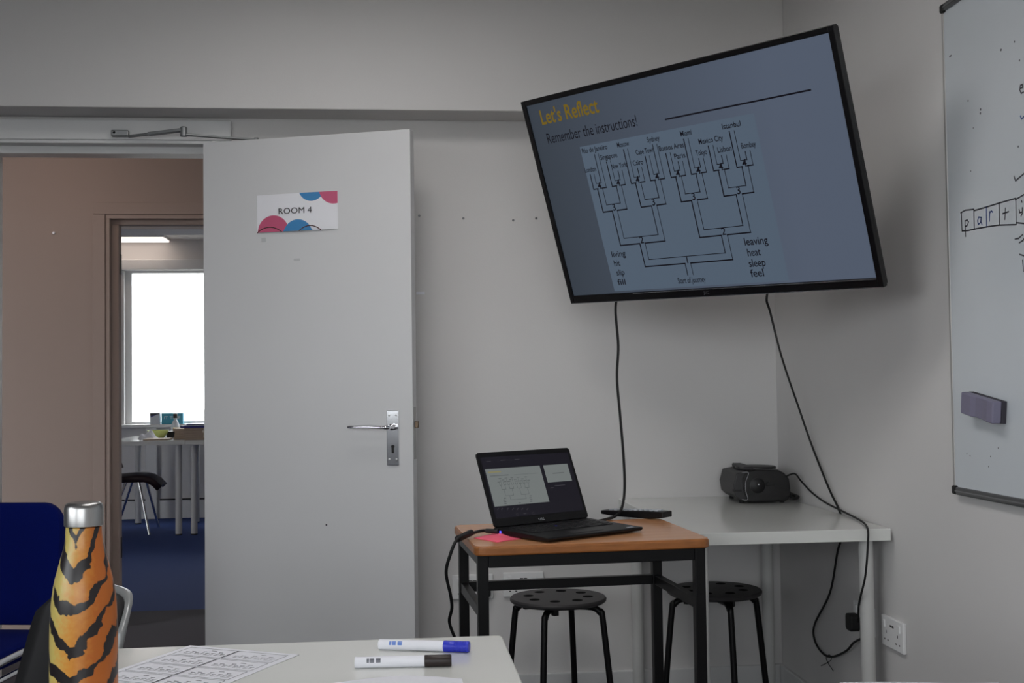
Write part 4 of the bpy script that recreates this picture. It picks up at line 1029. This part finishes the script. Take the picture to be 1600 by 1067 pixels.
capb = bz_(823)
prof = [(.0001,0),(.030,0),(.034,.004),(.0365,.012)]
for py, wpx in ((1067,98),(1030,98),(990,97.5),(965,96.5),(945,94),(930,91),(915,87),(902,82),(890,76),(880,71),(870,66),(860,60.5),(850,56),(840,53.5),(830,52),(823,51)): prof.append((wpx/2*k, bz_(py)))
prof.append((.018, capb+.001)); prof.append((.0001, capb+.001))
MB().lathe([(r, z) for r, z in prof], 48).build('bottle_body', 'tiger', bot, smooth=True)
cr = 56.5/2*k
cp = [(.0001,capb+.0012),(cr-.001,capb+.0012),(cr,capb+.002),(cr,topz-.006),(cr-.0012,topz-.002),(cr-.004,topz),(cr-.006,topz+.0005),(.0001,topz-.0015)]
MB().lathe(cp, 48).build('cap', 'satin', bot, smooth=True)

# ------------------------------------------------------------------ blue conference chair
bc2 = thing('chair', 'blue fabric conference chair with chrome frame beside the doorway', 'chair', (-1.225, 3.40, 0), R(-11))
def pad(mb, w, h, r, f, thick, n=7, m=10):
    """upholstered pad: rounded rectangle outline, domed faces; f(x, y, d) -> point"""
    out = rrect(w, h, r, 6); rings = [(1.0, 0), (1.0, .5), (.985, .8), (.94, 1.0), (.6, 1.06), (.25, 1.08)]
    o = len(mb.v); K = len(out)
    seq = [(s, d) for s, d in reversed(rings)]
    full = [(s, -d) for s, d in seq] + [(s, d) for s, d in rings[1:]]
    for s, d in full:
        for x, y in out: mb.v.append(Vector(f(x*s, y*s, d*thick/2)))
    for i in range(len(full)-1):
        for q in range(K): q2 = (q+1) % K; mb.f.append((o+i*K+q, o+i*K+q2, o+(i+1)*K+q2, o+(i+1)*K+q))
    mb.f.append(tuple(o+q for q in reversed(range(K)))); mb.f.append(tuple(o+(len(full)-1)*K+q for q in range(K)))
    return mb
pad(MB(), .46, .345, .07, lambda x, y, d: (x, .225-.35*x*x+.12*(y)+d*-1, .652+y), .045).build('backrest', 'fabric', bc2, smooth=True)
pad(MB(), .45, .42, .07, lambda x, y, d: (x, -.03+y, .445+d-.08*max(0, -y-.15)), .05).build('seat', 'fabric', bc2, smooth=True)
MB().box(-.17, .17, -.2, .15, .408, .419).build('seat_base', 'black', bc2, bevel=.004)
for sx in (-1, 1):
    x = sx*.238
    MB().tube(smoothpath([(x*1.06,-.27,.004),(x*1.02,-.245,.30),(x,-.22,.425),(x,-.185,.449),(x,.0,.455),(x,.09,.458),(x,.135,.44),(x,.155,.40),(x*1.02,.20,.22),(x*1.05,.25,.004)], 6), .0115, 12).build('leg_frame', 'chrome', bc2, smooth=True)
    MB().tube([(x*.97,-.22,.40),(x*.97,.125,.407)], .008, 10).build('side_rail', 'chrome', bc2, smooth=True)
    MB().tube(smoothpath([(sx*.20,.07,.42),(sx*.205,.15,.43),(sx*.21,.185,.48),(sx*.212,.205,.56),(sx*.208,.225,.66)], 6), .0105, 10).build('back_upright', 'chrome' , bc2, smooth=True)
    MB().box(sx*.205-.02, sx*.205+.02, .08, .14, .40, .445).build('bracket', 'black', bc2, bevel=.004)
MB().tube([(-.23,.145,.405),(.23,.145,.405)], .008, 10).build('cross_rail', 'chrome', bc2, smooth=True)

# ------------------------------------------------------------------ chair with black pad turned away from the near table
oc = thing('chair', 'black chair with grey curved back shell behind the bottle and the white table corner', 'chair', (-.826, 2.10, 0), R(-55))
def sh_f(off, w0, w1, z0, z1, bow=.05):
    mb = MB(); N = 14
    for i in range(N+1):
        for j in range(N+1):
            a, b = i/N*2-1, j/N
            z = z0+(z1-z0)*b; w = (w0+(w1-w0)*b)*math.sqrt(max(0, 1-.0*a*a))
            corner = max(0, b-.75)/.25; z -= .05*corner*abs(a)**4
            y = off-bow*a*a + .26*(z-.45)
            mb.v.append(Vector((a*w, y, z)))
    for i in range(N):
        for j in range(N): k_ = i*(N+1)+j; mb.f.append((k_, k_+N+1, k_+N+2, k_+1))
    return mb
o1 = sh_f(.285, .186, .168, .50, .785).build('back_shell', 'shell', oc, smooth=True); md = o1.modifiers.new('t', 'SOLIDIFY'); md.thickness = .012; md.offset = 0
o2 = sh_f(.262, .178, .160, .51, .779).build('back_pad', 'blackm', oc, smooth=True); md = o2.modifiers.new('t', 'SOLIDIFY'); md.thickness = .03; md.offset = 0
pad(MB(), .44, .42, .08, lambda x, y, d: (x, -.02+y, .445+d), .05).build('seat', 'blackm', oc, smooth=True)
MB().tube([(0,.0,.42),(0,0,.10)], .025, 16).build('column', 'steel', oc, smooth=True)
MB().bar((0,.05,.41), (0,.27,.42), .06, .015).bar((0,.265,.415), (0,.30,.60), .06, .014, up=(0,1,0)).build('back_bracket', 'steel', oc)
for k_ in range(5):
    a = 2*math.pi*k_/5+.3; c, s = math.cos(a), math.sin(a)
    lg = MB().bar((0,0,.10), (.25*c, .25*s, .065), .035, .025).build('base_arm', 'black', oc, bevel=.004)
    MB().lathe([(.022,-.012),(.025,-.008),(.025,.008),(.022,.012)], 16, (.25*c, .25*s, .0255), 'y').tube([(.25*c,.25*s,.03),(.25*c,.25*s,.066)], .006, 8).build('castor', 'rubber', lg)

for ob in bpy.data.objects:
    if '_o' in ob: del ob['_o']
